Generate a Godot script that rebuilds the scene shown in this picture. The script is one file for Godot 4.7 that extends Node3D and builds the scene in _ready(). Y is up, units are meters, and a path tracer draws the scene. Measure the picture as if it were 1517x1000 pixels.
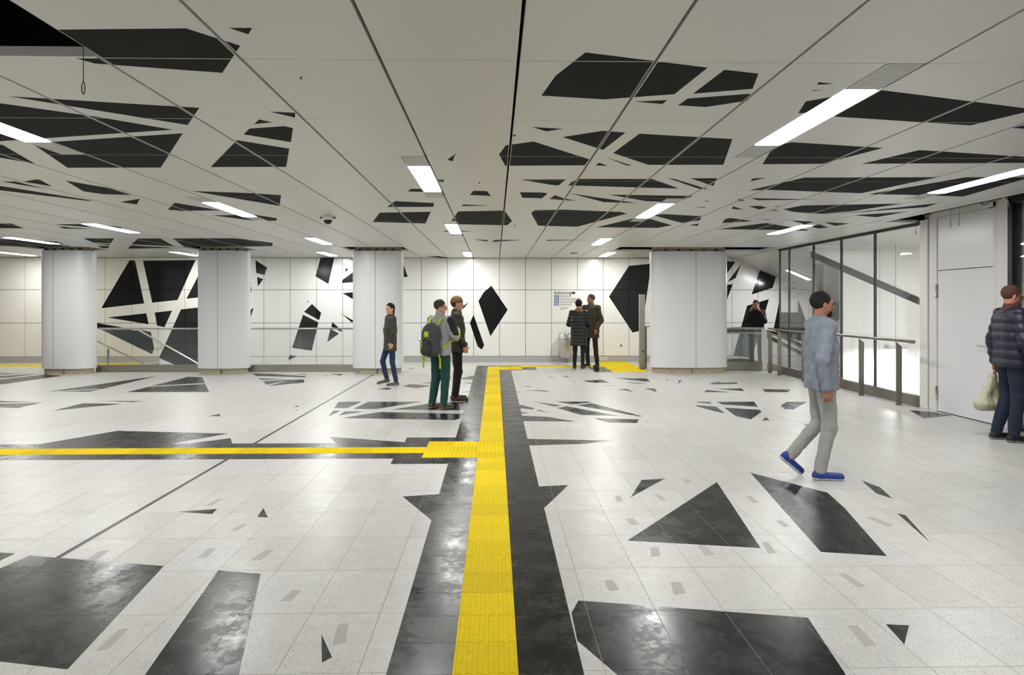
extends Node3D
# An underground station concourse: white terrazzo floor with black inlays, white metal ceiling, panelled rear wall.
# Positions are written as (x to the right, y up, depth away from the camera); P() turns a depth into Godot's -z.

const CEILING_Y := 2.88
const WALL_DEPTH := 19.6
const MODULE_X := 0.72      # ceiling and wall module, floor tiles are half of it
const ORIGIN_X := 0.122
const MODULE_Z := 1.2
const ORIGIN_Z := 3.7

const CEILING_SHAPES := [
	[-2.035, 3.322, -1.425, 3.294, -1.254, 3.51, -1.5, 3.925, -2.116, 3.786, -2.174, 3.696],
	[-1.225, 3.285, -1.118, 3.282, -1.163, 3.361],
	[-1.106, 4.022, -1.073, 3.962, -1.091, 4.025],
	[-2.975, 4.394, -1.917, 4.629, -2.184, 5.075],
	[-3.313, 4.415, -2.699, 4.869, -2.352, 5.214, -3.467, 5.507, -4.293, 5.721],
	[-3.513, 5.636, -2.326, 5.321, -3.116, 6.665, -3.992, 6.694, -3.678, 5.717],
	[-4.104, 5.702, -3.934, 5.738, -4.173, 6.508, -4.379, 6.083],
	[-1.491, 4.711, -1.328, 4.735, -1.365, 4.86],
	[-1.626, 4.912, -1.56, 4.988, -1.704, 5.04],
	[-1.886, 5.347, -1.78, 5.169, -1.505, 5.093, -1.461, 5.15, -1.604, 5.597],
	[-2.644, 6.634, -2.004, 5.537, -1.684, 5.831, -1.937, 6.609],
	[-4.904, 7.462, -4.697, 7.331, -4.659, 7.346, -4.8, 7.77],
	[-5.126, 7.466, -4.975, 7.455, -4.983, 7.925],
	[-5.365, 7.661, -5.333, 7.737, -4.951, 8.815, -5.028, 8.851, -5.54, 8.038, -5.584, 7.974],
	[-4.428, 7.389, -4.236, 7.865, -4.249, 8.362, -4.545, 8.298, -4.651, 8.095],
	[-4.674, 8.924, -4.293, 8.647, -4.587, 9.16],
	[-7.936, 11.332, -7.649, 11.364, -7.93, 12.083, -8.454, 12.073],
	[-7.04, 11.464, -6.612, 11.418, -6.689, 11.892, -6.984, 11.618],
	[-7.168, 11.78, -6.789, 12.188, -7.29, 12.134],
	[-6.335, 11.527, -6.202, 11.882, -6.391, 12.224, -6.515, 12.097],
	[-9.825, 14.031, -8.952, 14.668, -9.481, 16.041, -10.141, 16.13, -11, 15.708],
	[-7.998, 13.909, -7.395, 13.897, -8.086, 15.067, -8.341, 14.877],
	[-8.433, 15.041, -8.191, 15.236, -8.399, 15.584],
	[-8.709, 15.662, -8.484, 15.765, -8.875, 16.411, -8.984, 16.374],
	[-6.962, 13.945, -6.501, 13.879, -7.089, 15.809, -7.772, 15.295],
	[-7.979, 15.647, -7.852, 15.538, -7.241, 16.262, -8.471, 16.521],
	[-6.271, 13.903, -5.754, 13.836, -5.056, 13.822, -4.819, 14.34, -4.647, 14.899, -4.915, 15.729, -5.652, 15.853, -6.946, 15.991],
	[-3.419, 8.042, -2.769, 8.193, -2.503, 8.337, -2.798, 9.248],
	[-4.418, 9.645, -4.026, 8.981, -3.733, 9.714, -4.285, 9.78],
	[-4.067, 10.259, -3.432, 10.155, -3.239, 10.576, -3.342, 10.899, -3.7, 10.888],
	[-0.42, 6.253, -0.332, 5.99, -0.38, 6.322],
	[-0.593, 7.257, -0.521, 7.263, -0.542, 7.399, -0.587, 7.351],
	[-0.178, 7.482, -0.164, 7.383, -0.154, 7.481],
	[-0.992, 8.031, -0.927, 7.835, -0.811, 7.851, -0.817, 8.056],
	[-0.799, 8.027, -0.643, 8.053, -0.648, 8.121, -0.776, 8.104],
	[-1.417, 9.321, -1.237, 8.786, -0.767, 8.939, -0.813, 9.309],
	[-1.899, 11.029, -1.612, 9.911, -0.887, 9.782, -1.101, 11.232],
	[-0.433, 9.225, -0.413, 9.064, -0.067, 9.155],
	[-0.295, 8.273, -0.244, 7.96, -0.092, 7.985, -0.049, 8.34],
	[-0.737, 11.319, -0.508, 9.746, 0.129, 9.636, 0.262, 10.879, 0.196, 11.454],
	[0.305, 11.55, 0.314, 11.336, 0.337, 11.549],
	[-0.432, 13.986, -0.13, 14.097, -0.174, 14.429],
	[-0.074, 14.552, -0.011, 14.065, 0.587, 14.082],
	[-1.828, 18.906, -1.521, 18.847, -1.221, 19.721, -1.448, 19.784],
	[-0.903, 12.335, -0.578, 12.328, -0.373, 12.46, -0.89, 12.471],
	[0.033, 6.021, 0.085, 5.673, 0.301, 5.536, 0.827, 6.209, 0.822, 6.48, 0.093, 6.515],
	[0.259, 7.24, 0.721, 7.215, 0.682, 7.582, 0.621, 7.575],
	[0.282, 4.315, 0.336, 3.938, 0.456, 3.569, 1.143, 3.786, 1.086, 4.27, 0.677, 4.387],
	[0.878, 4.431, 1.073, 4.393, 1.063, 4.482],
	[1.196, 4.257, 1.244, 3.818, 1.453, 3.879, 1.521, 4.154],
	[1.169, 4.51, 1.191, 4.358, 1.542, 4.25, 1.581, 4.394, 1.361, 4.544],
	[0.265, 5.083, 0.492, 5.13, 0.377, 5.212],
	[0.131, 5.377, 0.138, 5.306, 0.162, 5.341],
	[0.513, 5.384, 0.789, 5.184, 0.967, 5.234, 0.891, 5.829],
	[0.994, 5.947, 1.077, 5.266, 1.829, 5.422, 2.084, 6.427, 1.4, 6.447],
	[0.92, 6.488, 0.937, 6.354, 1.036, 6.497],
	[0.955, 6.112, 1.257, 6.482, 1.212, 6.482],
	[0.782, 7.58, 0.799, 7.364, 0.848, 7.189, 1.595, 7.174, 2.03, 7.766, 1.566, 7.704],
	[0.28, 8.054, 0.556, 8.077, 0.604, 8.155, 0.563, 8.528, 0.327, 8.479],
	[0.658, 8.57, 0.697, 8.273, 0.845, 8.533, 1.004, 8.718, 0.858, 8.665],
	[0.867, 8.13, 1.291, 8.492, 1.79, 8.888, 1.359, 8.826],
	[1.319, 8.21, 2.333, 8.292, 2.277, 8.808, 1.876, 8.735],
	[0.504, 9.912, 0.533, 9.6, 0.954, 9.537, 1.734, 9.758, 1.857, 9.944, 1.352, 11.649, 0.698, 11.503],
	[1.678, 11.724, 2.082, 10.436, 2.346, 10.596, 2.86, 11.4, 2.726, 11.806],
	[2.268, 10.116, 2.389, 9.978, 2.993, 10.21, 3.112, 10.7, 2.937, 11.077],
	[1.749, 7.133, 1.826, 7.169, 2.383, 7.832, 2.245, 7.771],
	[1.975, 7.128, 2.243, 7.115, 2.353, 7.592],
	[2.585, 8.744, 2.619, 8.663, 2.641, 8.754],
	[2.6, 9.241, 2.757, 9.238, 2.777, 9.315],
	[3.131, 11.375, 3.22, 11.145, 3.305, 11.49],
	[1.024, 14.222, 1.019, 14.044, 1.818, 14.057, 1.063, 14.282],
	[3.843, 19.448, 4.216, 19.328, 4.316, 19.784, 4.03, 19.732],
	[2.019, 4.679, 1.949, 4.407, 2.023, 4.341, 2.275, 4.157, 3.537, 4.56, 3.385, 4.975, 2.314, 4.761, 2.113, 4.666],
	[1.867, 4.068, 1.851, 4.021, 1.954, 4.049],
	[1.89, 4.178, 1.943, 4.154, 1.898, 4.192],
	[2.433, 6.399, 2.236, 5.635, 2.336, 5.52, 3.162, 5.709, 2.968, 6.367],
	[3.327, 6.36, 3.503, 5.78, 4.566, 6.024, 5, 6.102, 5.147, 6.282, 4.767, 6.289],
	[2.647, 7.31, 2.61, 7.115, 2.73, 7.09],
	[2.842, 7.884, 3.108, 7.068, 4.435, 7.015, 4.208, 8.055, 3.03, 7.832],
	[4.322, 8.12, 4.721, 7.012, 5.417, 6.998, 5.391, 7.113, 5.542, 8.279, 4.8, 8.16],
	[3.725, 5.04, 3.791, 4.909, 3.921, 5.077],
	[3.054, 8.435, 3.709, 8.53, 3.914, 8.548, 3.223, 8.629],
	[3, 8.713, 2.945, 8.502, 3.08, 8.665],
	[3.17, 9.426, 3.1, 9.167, 3.354, 9.489],
	[3.296, 9.151, 3.443, 9.122, 3.597, 9.285, 3.553, 9.472],
	[3.621, 9.144, 3.723, 9.092, 3.671, 9.168],
	[3.748, 9.591, 3.774, 9.494, 3.896, 9.616],
	[3.869, 9.438, 3.963, 9.075, 5.152, 8.868, 4.905, 9.624, 4.636, 9.918, 4.15, 9.738],
	[4.815, 9.944, 5.591, 8.812, 5.663, 9.205, 5.318, 9.477],
	[5.141, 10.059, 5.686, 9.636, 5.593, 10.285],
	[3.567, 11.064, 3.444, 10.541, 3.48, 10.408, 3.947, 10.787, 3.777, 10.951],
	[3.787, 11.976, 4.255, 11.05, 5.389, 12.075, 5.425, 12.208, 4.455, 12.05],
	[4.494, 10.689, 4.88, 10.839, 5.553, 11.687, 5.452, 11.857, 4.983, 11.261],
	[5.09, 10.888, 5.614, 11.097, 5.548, 11.445],
	[3.954, 10.531, 4.167, 10.61, 4.119, 10.645],
	[4.347, 10.832, 4.526, 10.99, 4.47, 10.955],
	[3.775, 11.52, 3.881, 11.38, 3.711, 11.642]
]
const FLOOR_SHAPES := [
	[-3.113, 4.354, -3.101, 4.499, -3.09, 4.626, -3.206, 4.651, -3.347, 4.683],
	[-3.06, 4.063, -2.473, 3.283, -2.227, 3.231, -1.882, 3.156, -2.033, 4.389, -2.978, 4.59],
	[-1.495, 2.909, -1.063, 2.9, -1.397, 4.251, -1.671, 4.31],
	[-0.777, 3.193, -0.742, 3.24, -0.847, 3.47],
	[-2.165, 5.463, -2.18, 5.602, -2.468, 5.533],
	[-1.797, 5.384, -1.71, 5.367, -1.827, 5.621],
	[-3.643, 8.098, -3.718, 8.214, -3.307, 8.85, -4.786, 9.073, -5.255, 8.168],
	[-3.506, 8.057, -2.963, 8.084, -3.172, 8.55, -3.497, 8.248, -3.539, 8.133],
	[-1.821, 8.176, -0.449, 8.148, -0.47, 8.539, -1.062, 8.55, -1.052, 8.262, -2.004, 8.612],
	[-1.061, 7.452, -1.051, 7.131, -0.473, 7.131, -0.466, 7.44],
	[-0.462, 5.251, -0.455, 6.003, -0.773, 5.932],
	[0.357, 5.611, 0.395, 5.593, 0.651, 6.279, 0.352, 6.231],
	[1.563, 6.491, 1.338, 6.445, 1.125, 5.863],
	[1.75, 4.631, 2.003, 6.358, 0.897, 4.795],
	[2.112, 4.55, 2.5, 4.469, 2.753, 5.52, 2.833, 5.977, 2.432, 6.706],
	[3.235, 5.949, 3.281, 5.776, 3.378, 6.15, 3.338, 6.391],
	[2.926, 4.688, 3.125, 5.333, 3.088, 5.381],
	[1.933, 3.307, 2.072, 3.504, 1.962, 3.52],
	[0.392, 3.377, 0.53, 3.061, 0.664, 2.756, 1.481, 2.762, 1.604, 3.601, 0.452, 3.834, 0.397, 3.68],
	[-2.278, 10.962, -2.192, 11.705, -2.572, 11.665, -2.48, 10.966],
	[-1.82, 10.856, -1.203, 11.685, -2.087, 11.671, -2.172, 10.89],
	[-0.468, 10.693, -0.477, 11.639, -0.985, 11.57, -1.559, 10.81],
	[-0.559, 9.813, -0.488, 9.948, -0.464, 10.369, -1.723, 10.574, -2.156, 10.016],
	[-2.318, 10.704, -2.441, 10.733, -2.383, 10.163],
	[-1.961, 10.631, -2.253, 10.65, -2.259, 10.245],
	[-1.973, 13.334, -1.96, 13.501, -2.084, 13.654, -2.234, 13.402],
	[-1.508, 13.535, -1.26, 13.88, -1.435, 14.066, -1.716, 14.211, -1.815, 13.847],
	[-1.3, 14.322, -1.322, 14.565, -1.514, 14.447],
	[-0.445, 15.007, -0.414, 15.989, -0.843, 15.148],
	[-0.474, 14.186, -0.456, 14.45, -0.645, 14.429],
	[-0.491, 12.884, -0.472, 13.02, -0.723, 12.908],
	[-2.076, 17.598, -2.001, 17.816, -2.181, 17.783],
	[-5.314, 15.88, -4.166, 15.6, -4.206, 15.829, -5.164, 16.389, -5.626, 16.492],
	[-4.945, 15.071, -4.399, 15.219, -5.127, 15.424],
	[-4.538, 14.151, -4.333, 15.138, -4.84, 14.837],
	[-3.905, 14.543, -4.055, 15.133, -4.36, 15.086, -4.438, 13.922],
	[-3.433, 15.872, -3.503, 16.293, -3.791, 16.33],
	[-3.732, 15.82, -3.708, 15.907, -3.916, 16.029],
	[-4.285, 16.126, -4.334, 16.31, -4.533, 16.314],
	[-3.073, 11.105, -3.101, 11.235, -3.181, 11.164],
	[-2.978, 10.717, -2.996, 10.811, -3.042, 10.867],
	[-3.927, 10.218, -4.031, 10.441, -4.113, 10.221],
	[-5.887, 14.486, -6.398, 15.616, -6.772, 15.765, -6.734, 13.99],
	[-5.21, 13.017, -5.822, 14.341, -6.721, 13.856, -6.714, 13.047],
	[-7.928, 13.351, -7.421, 13.548, -7.532, 15.954, -8.199, 13.136],
	[-7.406, 13.081, -7.438, 13.444, -8.028, 13.152],
	[-6.003, 11.502, -6.668, 11.607, -6.652, 10.791],
	[-5.943, 11.717, -5.79, 11.825, -6.578, 11.889],
	[-7.833, 11.186, -7.362, 11.064, -7.367, 11.683, -8.084, 11.544],
	[-8.171, 11.668, -7.471, 11.779, -8.351, 11.925],
	[-9.97, 14.237, -9.829, 14.374, -9.664, 16.026, -10.242, 16.337, -10.542, 15.054],
	[-11.414, 16.3, -11.125, 16.446, -11.039, 16.727, -11.611, 16.58],
	[-10.882, 15.54, -10.593, 15.617, -10.502, 16.558, -11.121, 15.881],
	[0.933, 11.039, 1.054, 11.211, 0.622, 11.649],
	[1.222, 11.297, 1.573, 11.519, 1.522, 11.631, 0.984, 11.641],
	[2.064, 10.073, 2.106, 10.108, 1.563, 11.442, 1.287, 11.206],
	[1.25, 10.211, 1.769, 10.139, 1.128, 11.107, 0.945, 10.939],
	[1.534, 9.572, 1.911, 9.522, 2.006, 9.818, 1.377, 9.945],
	[0.386, 10.908, 0.564, 10.767, 0.617, 10.876, 0.376, 11.344],
	[0.387, 10.377, 0.506, 10.413, 0.389, 10.544],
	[0.804, 10.445, 0.674, 10.738, 0.606, 10.672],
	[0.371, 9.705, 1.1, 9.657, 0.747, 10.076, 0.371, 10.192],
	[0.368, 8.032, 1.032, 8.118, 1.379, 8.31, 0.371, 8.437],
	[1.97, 14.425, 2.344, 14.369, 2.263, 15.006, 1.816, 14.729],
	[2.894, 14.81, 3.188, 14.524, 3.288, 15.2, 2.603, 15.296],
	[2.831, 14.215, 3.065, 14.234, 2.679, 14.56],
	[2.533, 12.862, 2.481, 13.349, 2.31, 13.31],
	[2.947, 12.834, 3.038, 13.422, 2.841, 13.405],
	[1.017, 12.892, 0.914, 13.173, 0.542, 13.181],
	[0.717, 13.685, 0.66, 13.842, 0.503, 13.689],
	[1.344, 15.377, 1.25, 15.662, 1.151, 15.722],
	[1.537, 15.513, 1.667, 15.682, 1.483, 15.715],
	[1.649, 14.432, 1.633, 14.581, 1.597, 14.632],
	[3.586, 14.693, 3.687, 15.004, 3.633, 14.978],
	[3.642, 14.057, 3.945, 14.867, 3.88, 14.868],
	[2.171, 13.789, 2.391, 13.852, 2.119, 13.88],
	[0.382, 12.847, 0.516, 12.844, 0.374, 12.984],
	[1.675, 18.759, 1.779, 18.924, 1.506, 19.099],
	[4.581, 14.398, 4.661, 14.52, 4.47, 14.574],
	[4.872, 14.126, 4.944, 14.415, 4.424, 14.352, 4.275, 14.044],
	[4.394, 13.104, 4.593, 12.958, 4.694, 13.389, 4.154, 13.336],
	[4.306, 12.768, 3.952, 13.174, 3.807, 12.836],
	[3.491, 11.327, 3.519, 11.559, 3.33, 11.562, 3.284, 11.469],
	[3.288, 10.525, 3.375, 10.33, 3.458, 11.002, 3.206, 11.182, 3.151, 11.139],
	[3.622, 11.248, 4.104, 10.975, 4.256, 11.56, 3.633, 11.556],
	[3.448, 10.082, 3.554, 9.775, 3.986, 10.498, 4.007, 10.671, 3.552, 10.915],
	[3.792, 9.714, 3.855, 10.001, 3.681, 9.694],
	[4.922, 12.814, 5.315, 12.786, 5.534, 13.163, 5.049, 13.297],
	[4.429, 10.744, 4.55, 10.701, 5.123, 11.526, 4.783, 11.533, 4.501, 11.083],
	[4.414, 9.252, 4.427, 9.355, 4.152, 9.402, 4.056, 9.259],
	[6.018, 9.829, 6.575, 10.055, 6.512, 10.421, 6.267, 10.585]
]
const WALL_SHAPES := [
	[-9.613, 1.619, -9.865, 2.801, -10.017, 2.8, -10.781, 1.485],
	[-9.397, 1.638, -8.709, 1.712, -8.217, 2.812, -9.65, 2.792],
	[-7.881, 1.81, -7.881, 2.905, -8.47, 1.745],
	[-9.489, 1.045, -9.558, 1.351, -10.621, 1.235],
	[-9.269, 1.012, -9.062, 0.966, -8.856, 1.425, -9.333, 1.369],
	[-8.755, -0.073, -7.881, -0.075, -7.881, 1.536, -8.617, 1.457, -9.214, 0.122],
	[-11.138, 0.953, -10.154, 0.953, -11.138, 1.129],
	[-9.404, 0.228, -9.344, 0.386, -9.433, 0.838, -9.783, 0.906, -10.856, 0.936],
	[-6.567, 2.456, -6.336, 2.396, -6.267, 2.605, -6.59, 2.814],
	[-6.521, 2.084, -6.373, 2.289, -6.544, 2.349],
	[-6.834, 2.14, -6.705, 2.14, -6.742, 2.396, -6.834, 2.581],
	[-6.834, 1.931, -6.696, 1.931, -6.696, 2.07, -6.834, 2.07],
	[-6.834, 0.862, -6.636, 1.503, -6.834, 1.35],
	[-4.949, 2.364, -4.592, 2.155, -4.43, 2.873, -4.81, 2.872],
	[-3.78, 2.743, -3.78, 2.841, -4.045, 2.864],
	[-4.049, 2.547, -4.105, 2.598, -4.142, 2.482],
	[-3.78, 2.212, -3.78, 2.561, -3.91, 2.482, -4.207, 2.267, -4.221, 2.179],
	[-3.78, 1.652, -3.78, 1.941, -4.207, 1.904],
	[-3.91, 1.06, -3.78, 1.06, -3.91, 1.149, -4.253, 1.345],
	[-4.847, 1.154, -4.786, 1.359, -5.041, 1.606, -5.263, 1.387],
	[-5.587, 0.396, -5.046, 0.316, -4.861, 1.093, -5.287, 1.312],
	[-5.157, 1.647, -5.134, 1.713, -5.189, 1.657],
	[-4.517, 0.981, -4.236, 0.833, -4.205, 0.858, -4.481, 1.108],
	[-4.627, 0.547, -4.297, 0.789, -4.537, 0.919],
	[-5.694, 0.063, -5.431, 0.161, -5.65, 0.198],
	[-2.711, 2.329, -2.409, 2.352, -2.548, 2.749, -2.711, 2.865],
	[-0.879, 1.461, -0.719, 1.666, -0.905, 1.528],
	[-0.129, 0.706, 0.349, 1.442, -0.103, 2.111, -0.308, 1.939, -0.465, 1.685],
	[-0.483, 0.422, -0.372, 0.34, -0.301, 0.463, -0.595, 1.311, -0.7, 1.08],
	[-2.05, 0.536, -2.059, 0.588, -2.139, 0.625],
	[3.818, 0.807, 4.021, 0.854, 4.092, 1.042, 4.351, 2.729, 3.714, 2.662, 3.158, 1.807],
	[6.303, 2.313, 6.478, 2.479, 6.698, 2.781, 6.303, 2.805],
	[6.698, 2.322, 6.853, 2.719, 6.469, 2.21],
	[6.303, 1.444, 6.469, 1.755, 6.623, 2.156, 6.303, 2.119],
	[7.741, 2.053, 7.854, 2.426, 7.386, 2.571, 7.149, 1.866],
	[7.157, 0.099, 7.637, 1.742, 7.019, 1.556, 6.636, 0.161],
	[8.639, 0.532, 8.723, 1.029, 8.347, 2.004, 7.971, 1.9, 7.741, 0.781],
	[9.058, 0.78, 9.896, 1.361, 9.644, 1.734, 8.807, 2.025],
	[9.058, 2.149, 9.896, 1.817, 9.896, 2.025, 9.142, 2.44, 8.305, 2.314]
]
const TAPE := [
	[-1.842, 5.133, 0.026, 0.080, -12],
	[-1.858, 4.613, 0.030, 0.092, 1],
	[-1.490, 4.566, 0.034, 0.104, -10],
	[-1.832, 3.435, 0.026, 0.116, 3],
	[-1.124, 3.927, 0.030, 0.080, -8],
	[-2.541, 4.581, 0.034, 0.092, 5],
	[-2.276, 5.787, 0.026, 0.104, -6],
	[-0.751, 3.468, 0.030, 0.116, 7],
	[1.741, 6.403, 0.034, 0.080, -4],
	[1.374, 5.855, 0.026, 0.092, 9],
	[2.115, 5.777, 0.030, 0.104, -2],
	[2.844, 5.176, 0.034, 0.116, 11],
	[2.106, 5.141, 0.026, 0.080, 0],
	[1.039, 4.573, 0.030, 0.092, -11],
	[1.374, 4.597, 0.034, 0.104, 2],
	[1.805, 4.644, 0.026, 0.116, -9],
	[0.664, 4.035, 0.030, 0.080, 4],
	[1.033, 3.989, 0.034, 0.092, -7],
	[2.077, 4.083, 0.026, 0.104, 6],
	[1.776, 3.400, 0.030, 0.116, -5],
	[1.013, 5.213, 0.034, 0.080, 8],
	[1.021, 5.830, 0.026, 0.092, -3]
]

var M := {}
var used := {}
var box_cache := {}

func P(x: float, y: float, depth: float) -> Vector3:
	return Vector3(x, y, -depth)

# ---------------------------------------------------------------- nodes
func numbered(called: String) -> String:
	var k: int = used.get(called, 0)
	used[called] = k + 1
	return called if k == 0 else "%s_%03d" % [called, k]

func tag(o: Node, label: String, category := "", group := "", kind := "") -> Node:
	if label: o.set_meta("label", label)
	if category: o.set_meta("category", category)
	if group: o.set_meta("group", group)
	if kind: o.set_meta("kind", kind)
	return o

func thing(called: String, label: String, category: String, at := Vector3.ZERO, turn := 0.0, group := "") -> Node3D:
	var o := Node3D.new()
	o.name = numbered(called)
	add_child(o)
	o.position = at
	o.rotation.y = turn
	tag(o, label, category, group)
	return o

func structure(called: String, label := "") -> Node3D:
	var o := Node3D.new()
	o.name = called
	add_child(o)
	tag(o, label, "", "", "structure")
	return o

func put(called: String, mesh: Mesh, m: Material, parent: Node) -> MeshInstance3D:
	var o := MeshInstance3D.new()
	o.name = called
	o.mesh = mesh
	if m: o.material_override = m
	parent.add_child(o, true)
	return o

func obj(called: String, st: SurfaceTool, m: Material, parent: Node) -> MeshInstance3D:
	st.generate_normals()
	return put(called, st.commit(), m, parent)

# ---------------------------------------------------------------- shapes
func tool(smooth := false) -> SurfaceTool:
	var st := SurfaceTool.new()
	st.begin(Mesh.PRIMITIVE_TRIANGLES)
	st.set_smooth_group(0 if smooth else -1)
	return st

func quad(st: SurfaceTool, a: Vector3, b: Vector3, c: Vector3, d: Vector3) -> void:
	for v in [a, b, c, a, c, d]:
		st.add_vertex(v)

func bx(st: SurfaceTool, a: Vector3, b: Vector3) -> void:
	var l := Vector3(minf(a.x, b.x), minf(a.y, b.y), minf(a.z, b.z))
	var h := Vector3(maxf(a.x, b.x), maxf(a.y, b.y), maxf(a.z, b.z))
	hexa(st, [Vector3(l.x, l.y, h.z), Vector3(h.x, l.y, h.z), Vector3(h.x, l.y, l.z), Vector3(l.x, l.y, l.z), Vector3(l.x, h.y, h.z), Vector3(h.x, h.y, h.z), Vector3(h.x, h.y, l.z), Vector3(l.x, h.y, l.z)])

func hexa(st: SurfaceTool, v: Array) -> void:  # four corners of the base (counter-clockwise from above), four above them
	quad(st, v[0], v[1], v[2], v[3])
	quad(st, v[7], v[6], v[5], v[4])
	for i in 4:
		var j := (i + 1) % 4
		quad(st, v[i], v[i + 4], v[j + 4], v[j])

func rbox(st: SurfaceTool, a: Vector3, b: Vector3, e := 0.006) -> void:  # a box with chamfered edges
	var c := (a + b) / 2
	var h := (a - b).abs() / 2
	e = minf(e, minf(h.x, minf(h.y, h.z)) * 0.8)
	var corner := func(s: Vector3, axis: int) -> Vector3:
		var k := h - Vector3(e, e, e)
		k[axis] = h[axis]
		return c + s * k
	for axis in 3:
		var u := (axis + 1) % 3
		var w := (axis + 2) % 3
		for s in [-1.0, 1.0]:
			var f := []
			for q in [[-1, -1], [1, -1], [1, 1], [-1, 1]]:
				var v := Vector3.ZERO
				v[axis] = s
				v[u] = q[0]
				v[w] = q[1]
				f.append(corner.call(v, axis))
			if s > 0: f.reverse()
			quad(st, f[0], f[1], f[2], f[3])
		for s in [-1.0, 1.0]:
			for t in [-1.0, 1.0]:
				var v0 := Vector3.ZERO
				v0[u] = s
				v0[w] = t
				v0[axis] = -1
				var v1 := v0
				v1[axis] = 1
				var f := [corner.call(v0, u), corner.call(v1, u), corner.call(v1, w), corner.call(v0, w)]
				if s * t < 0: f.reverse()
				quad(st, f[0], f[1], f[2], f[3])
	for sx in [-1.0, 1.0]:
		for sy in [-1.0, 1.0]:
			for sz in [-1.0, 1.0]:
				var v := Vector3(sx, sy, sz)
				var f := [corner.call(v, 0), corner.call(v, 1), corner.call(v, 2)]
				if sx * sy * sz > 0: f.reverse()
				for p in f: st.add_vertex(p)

func rounded(a: Vector3, b: Vector3, e := 0.006) -> SurfaceTool:
	var st := tool()
	rbox(st, a, b, e)
	return st

func tube(st: SurfaceTool, pts: Array, r: float, sides := 10, capped := true) -> void:
	var rings := []
	var up := Vector3.UP
	for i in pts.size():
		var t: Vector3 = (pts[mini(i + 1, pts.size() - 1)] - pts[maxi(i - 1, 0)]).normalized()
		if absf(t.dot(up)) > 0.95: up = Vector3.RIGHT if absf(t.x) < 0.9 else Vector3.BACK
		var u := t.cross(up).normalized()
		var w := u.cross(t).normalized()
		up = w
		var ring := []
		for k in sides:
			var a := TAU * k / sides
			ring.append(pts[i] + (u * cos(a) + w * sin(a)) * r)
		rings.append(ring)
	for i in rings.size() - 1:
		for k in sides:
			var j := (k + 1) % sides
			quad(st, rings[i][k], rings[i + 1][k], rings[i + 1][j], rings[i][j])
	if capped:
		for e in [0, rings.size() - 1]:
			for k in range(1, sides - 1):
				var f := [rings[e][0], rings[e][k], rings[e][k + 1]]
				if e == 0: f.reverse()
				for p in f: st.add_vertex(p)

func lathe(st: SurfaceTool, at: Vector3, profile: Array, sides := 24) -> void:  # profile: [radius, height] from below upwards
	for i in profile.size() - 1:
		for k in sides:
			var a := TAU * k / sides
			var b := TAU * (k + 1) / sides
			var q := func(p: Array, w: float) -> Vector3: return at + Vector3(cos(w) * p[0], p[1], sin(w) * p[0])
			quad(st, q.call(profile[i], a), q.call(profile[i + 1], a), q.call(profile[i + 1], b), q.call(profile[i], b))

func place(p: Vector2, d: float, upright: bool) -> Vector3:
	return Vector3(p.x, p.y, -d) if upright else Vector3(p.x, d, -p.y)

func slab(st: SurfaceTool, poly: PackedVector2Array, face: float, back: float, upright := false) -> void:  # a polygon with thickness
	var tri := Geometry2D.triangulate_polygon(poly)
	var up := (face > back) != upright
	for i in range(0, tri.size(), 3):
		var f := [place(poly[tri[i]], face, upright), place(poly[tri[i + 1]], face, upright), place(poly[tri[i + 2]], face, upright)]
		var n: Vector3 = (f[1] - f[0]).cross(f[2] - f[0])
		var want := Vector3(0, 0, 1.0 if face < back else -1.0) if upright else Vector3(0, 1.0 if face > back else -1.0, 0)
		if n.dot(want) > 0: f.reverse()
		for p in f: st.add_vertex(p)
	var ccw := not Geometry2D.is_polygon_clockwise(poly)
	for i in poly.size():
		var j := (i + 1) % poly.size()
		var q := [place(poly[i], face, upright), place(poly[j], face, upright), place(poly[j], back, upright), place(poly[i], back, upright)]
		if ccw == up: q.reverse()
		quad(st, q[0], q[1], q[2], q[3])

func slabs(polys: Array, face: float, back: float, upright := false) -> Mesh:
	var st := tool()
	for p in polys: slab(st, p, face, back, upright)
	st.generate_normals()
	return st.commit()

func rect(x0: float, z0: float, x1: float, z1: float) -> PackedVector2Array:
	return PackedVector2Array([Vector2(x0, z0), Vector2(x1, z0), Vector2(x1, z1), Vector2(x0, z1)])

func shapes(list: Array) -> Array:
	var out := []
	for a in list:
		var p := PackedVector2Array()
		for i in range(0, a.size(), 2): p.append(Vector2(a[i], a[i + 1]))
		out.append(p)
	return out

func bounds(p: PackedVector2Array) -> Rect2:
	var r := Rect2(p[0], Vector2.ZERO)
	for v in p: r = r.expand(v)
	return r

func area(p: PackedVector2Array) -> float:
	var s := 0.0
	for i in p.size(): s += p[i].cross(p[(i + 1) % p.size()])
	return absf(s) / 2

func minus(polys: Array, cutter: PackedVector2Array, deep := 0) -> Array:
	var out := []
	for p in polys:
		var res := Geometry2D.clip_polygons(p, cutter)
		var hole := false
		for q in res: hole = hole or Geometry2D.is_polygon_clockwise(q)
		if hole and deep < 3:                       # the cutter lies inside: part the piece through it
			var b := bounds(p).grow(0.01)
			var m := bounds(cutter).get_center().x
			var halves := Geometry2D.intersect_polygons(p, rect(b.position.x, b.position.y, m, b.end.y)) + Geometry2D.intersect_polygons(p, rect(m, b.position.y, b.end.x, b.end.y))
			out.append_array(minus(halves, cutter, deep + 1))
		else:
			for q in res:
				if not Geometry2D.is_polygon_clockwise(q) and area(q) > 2e-5: out.append(q)
	return out

func common(polys: Array, cutter: PackedVector2Array) -> Array:
	var out := []
	for p in polys:
		for q in Geometry2D.intersect_polygons(p, cutter):
			if area(q) > 2e-5: out.append(q)
	return out

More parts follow.
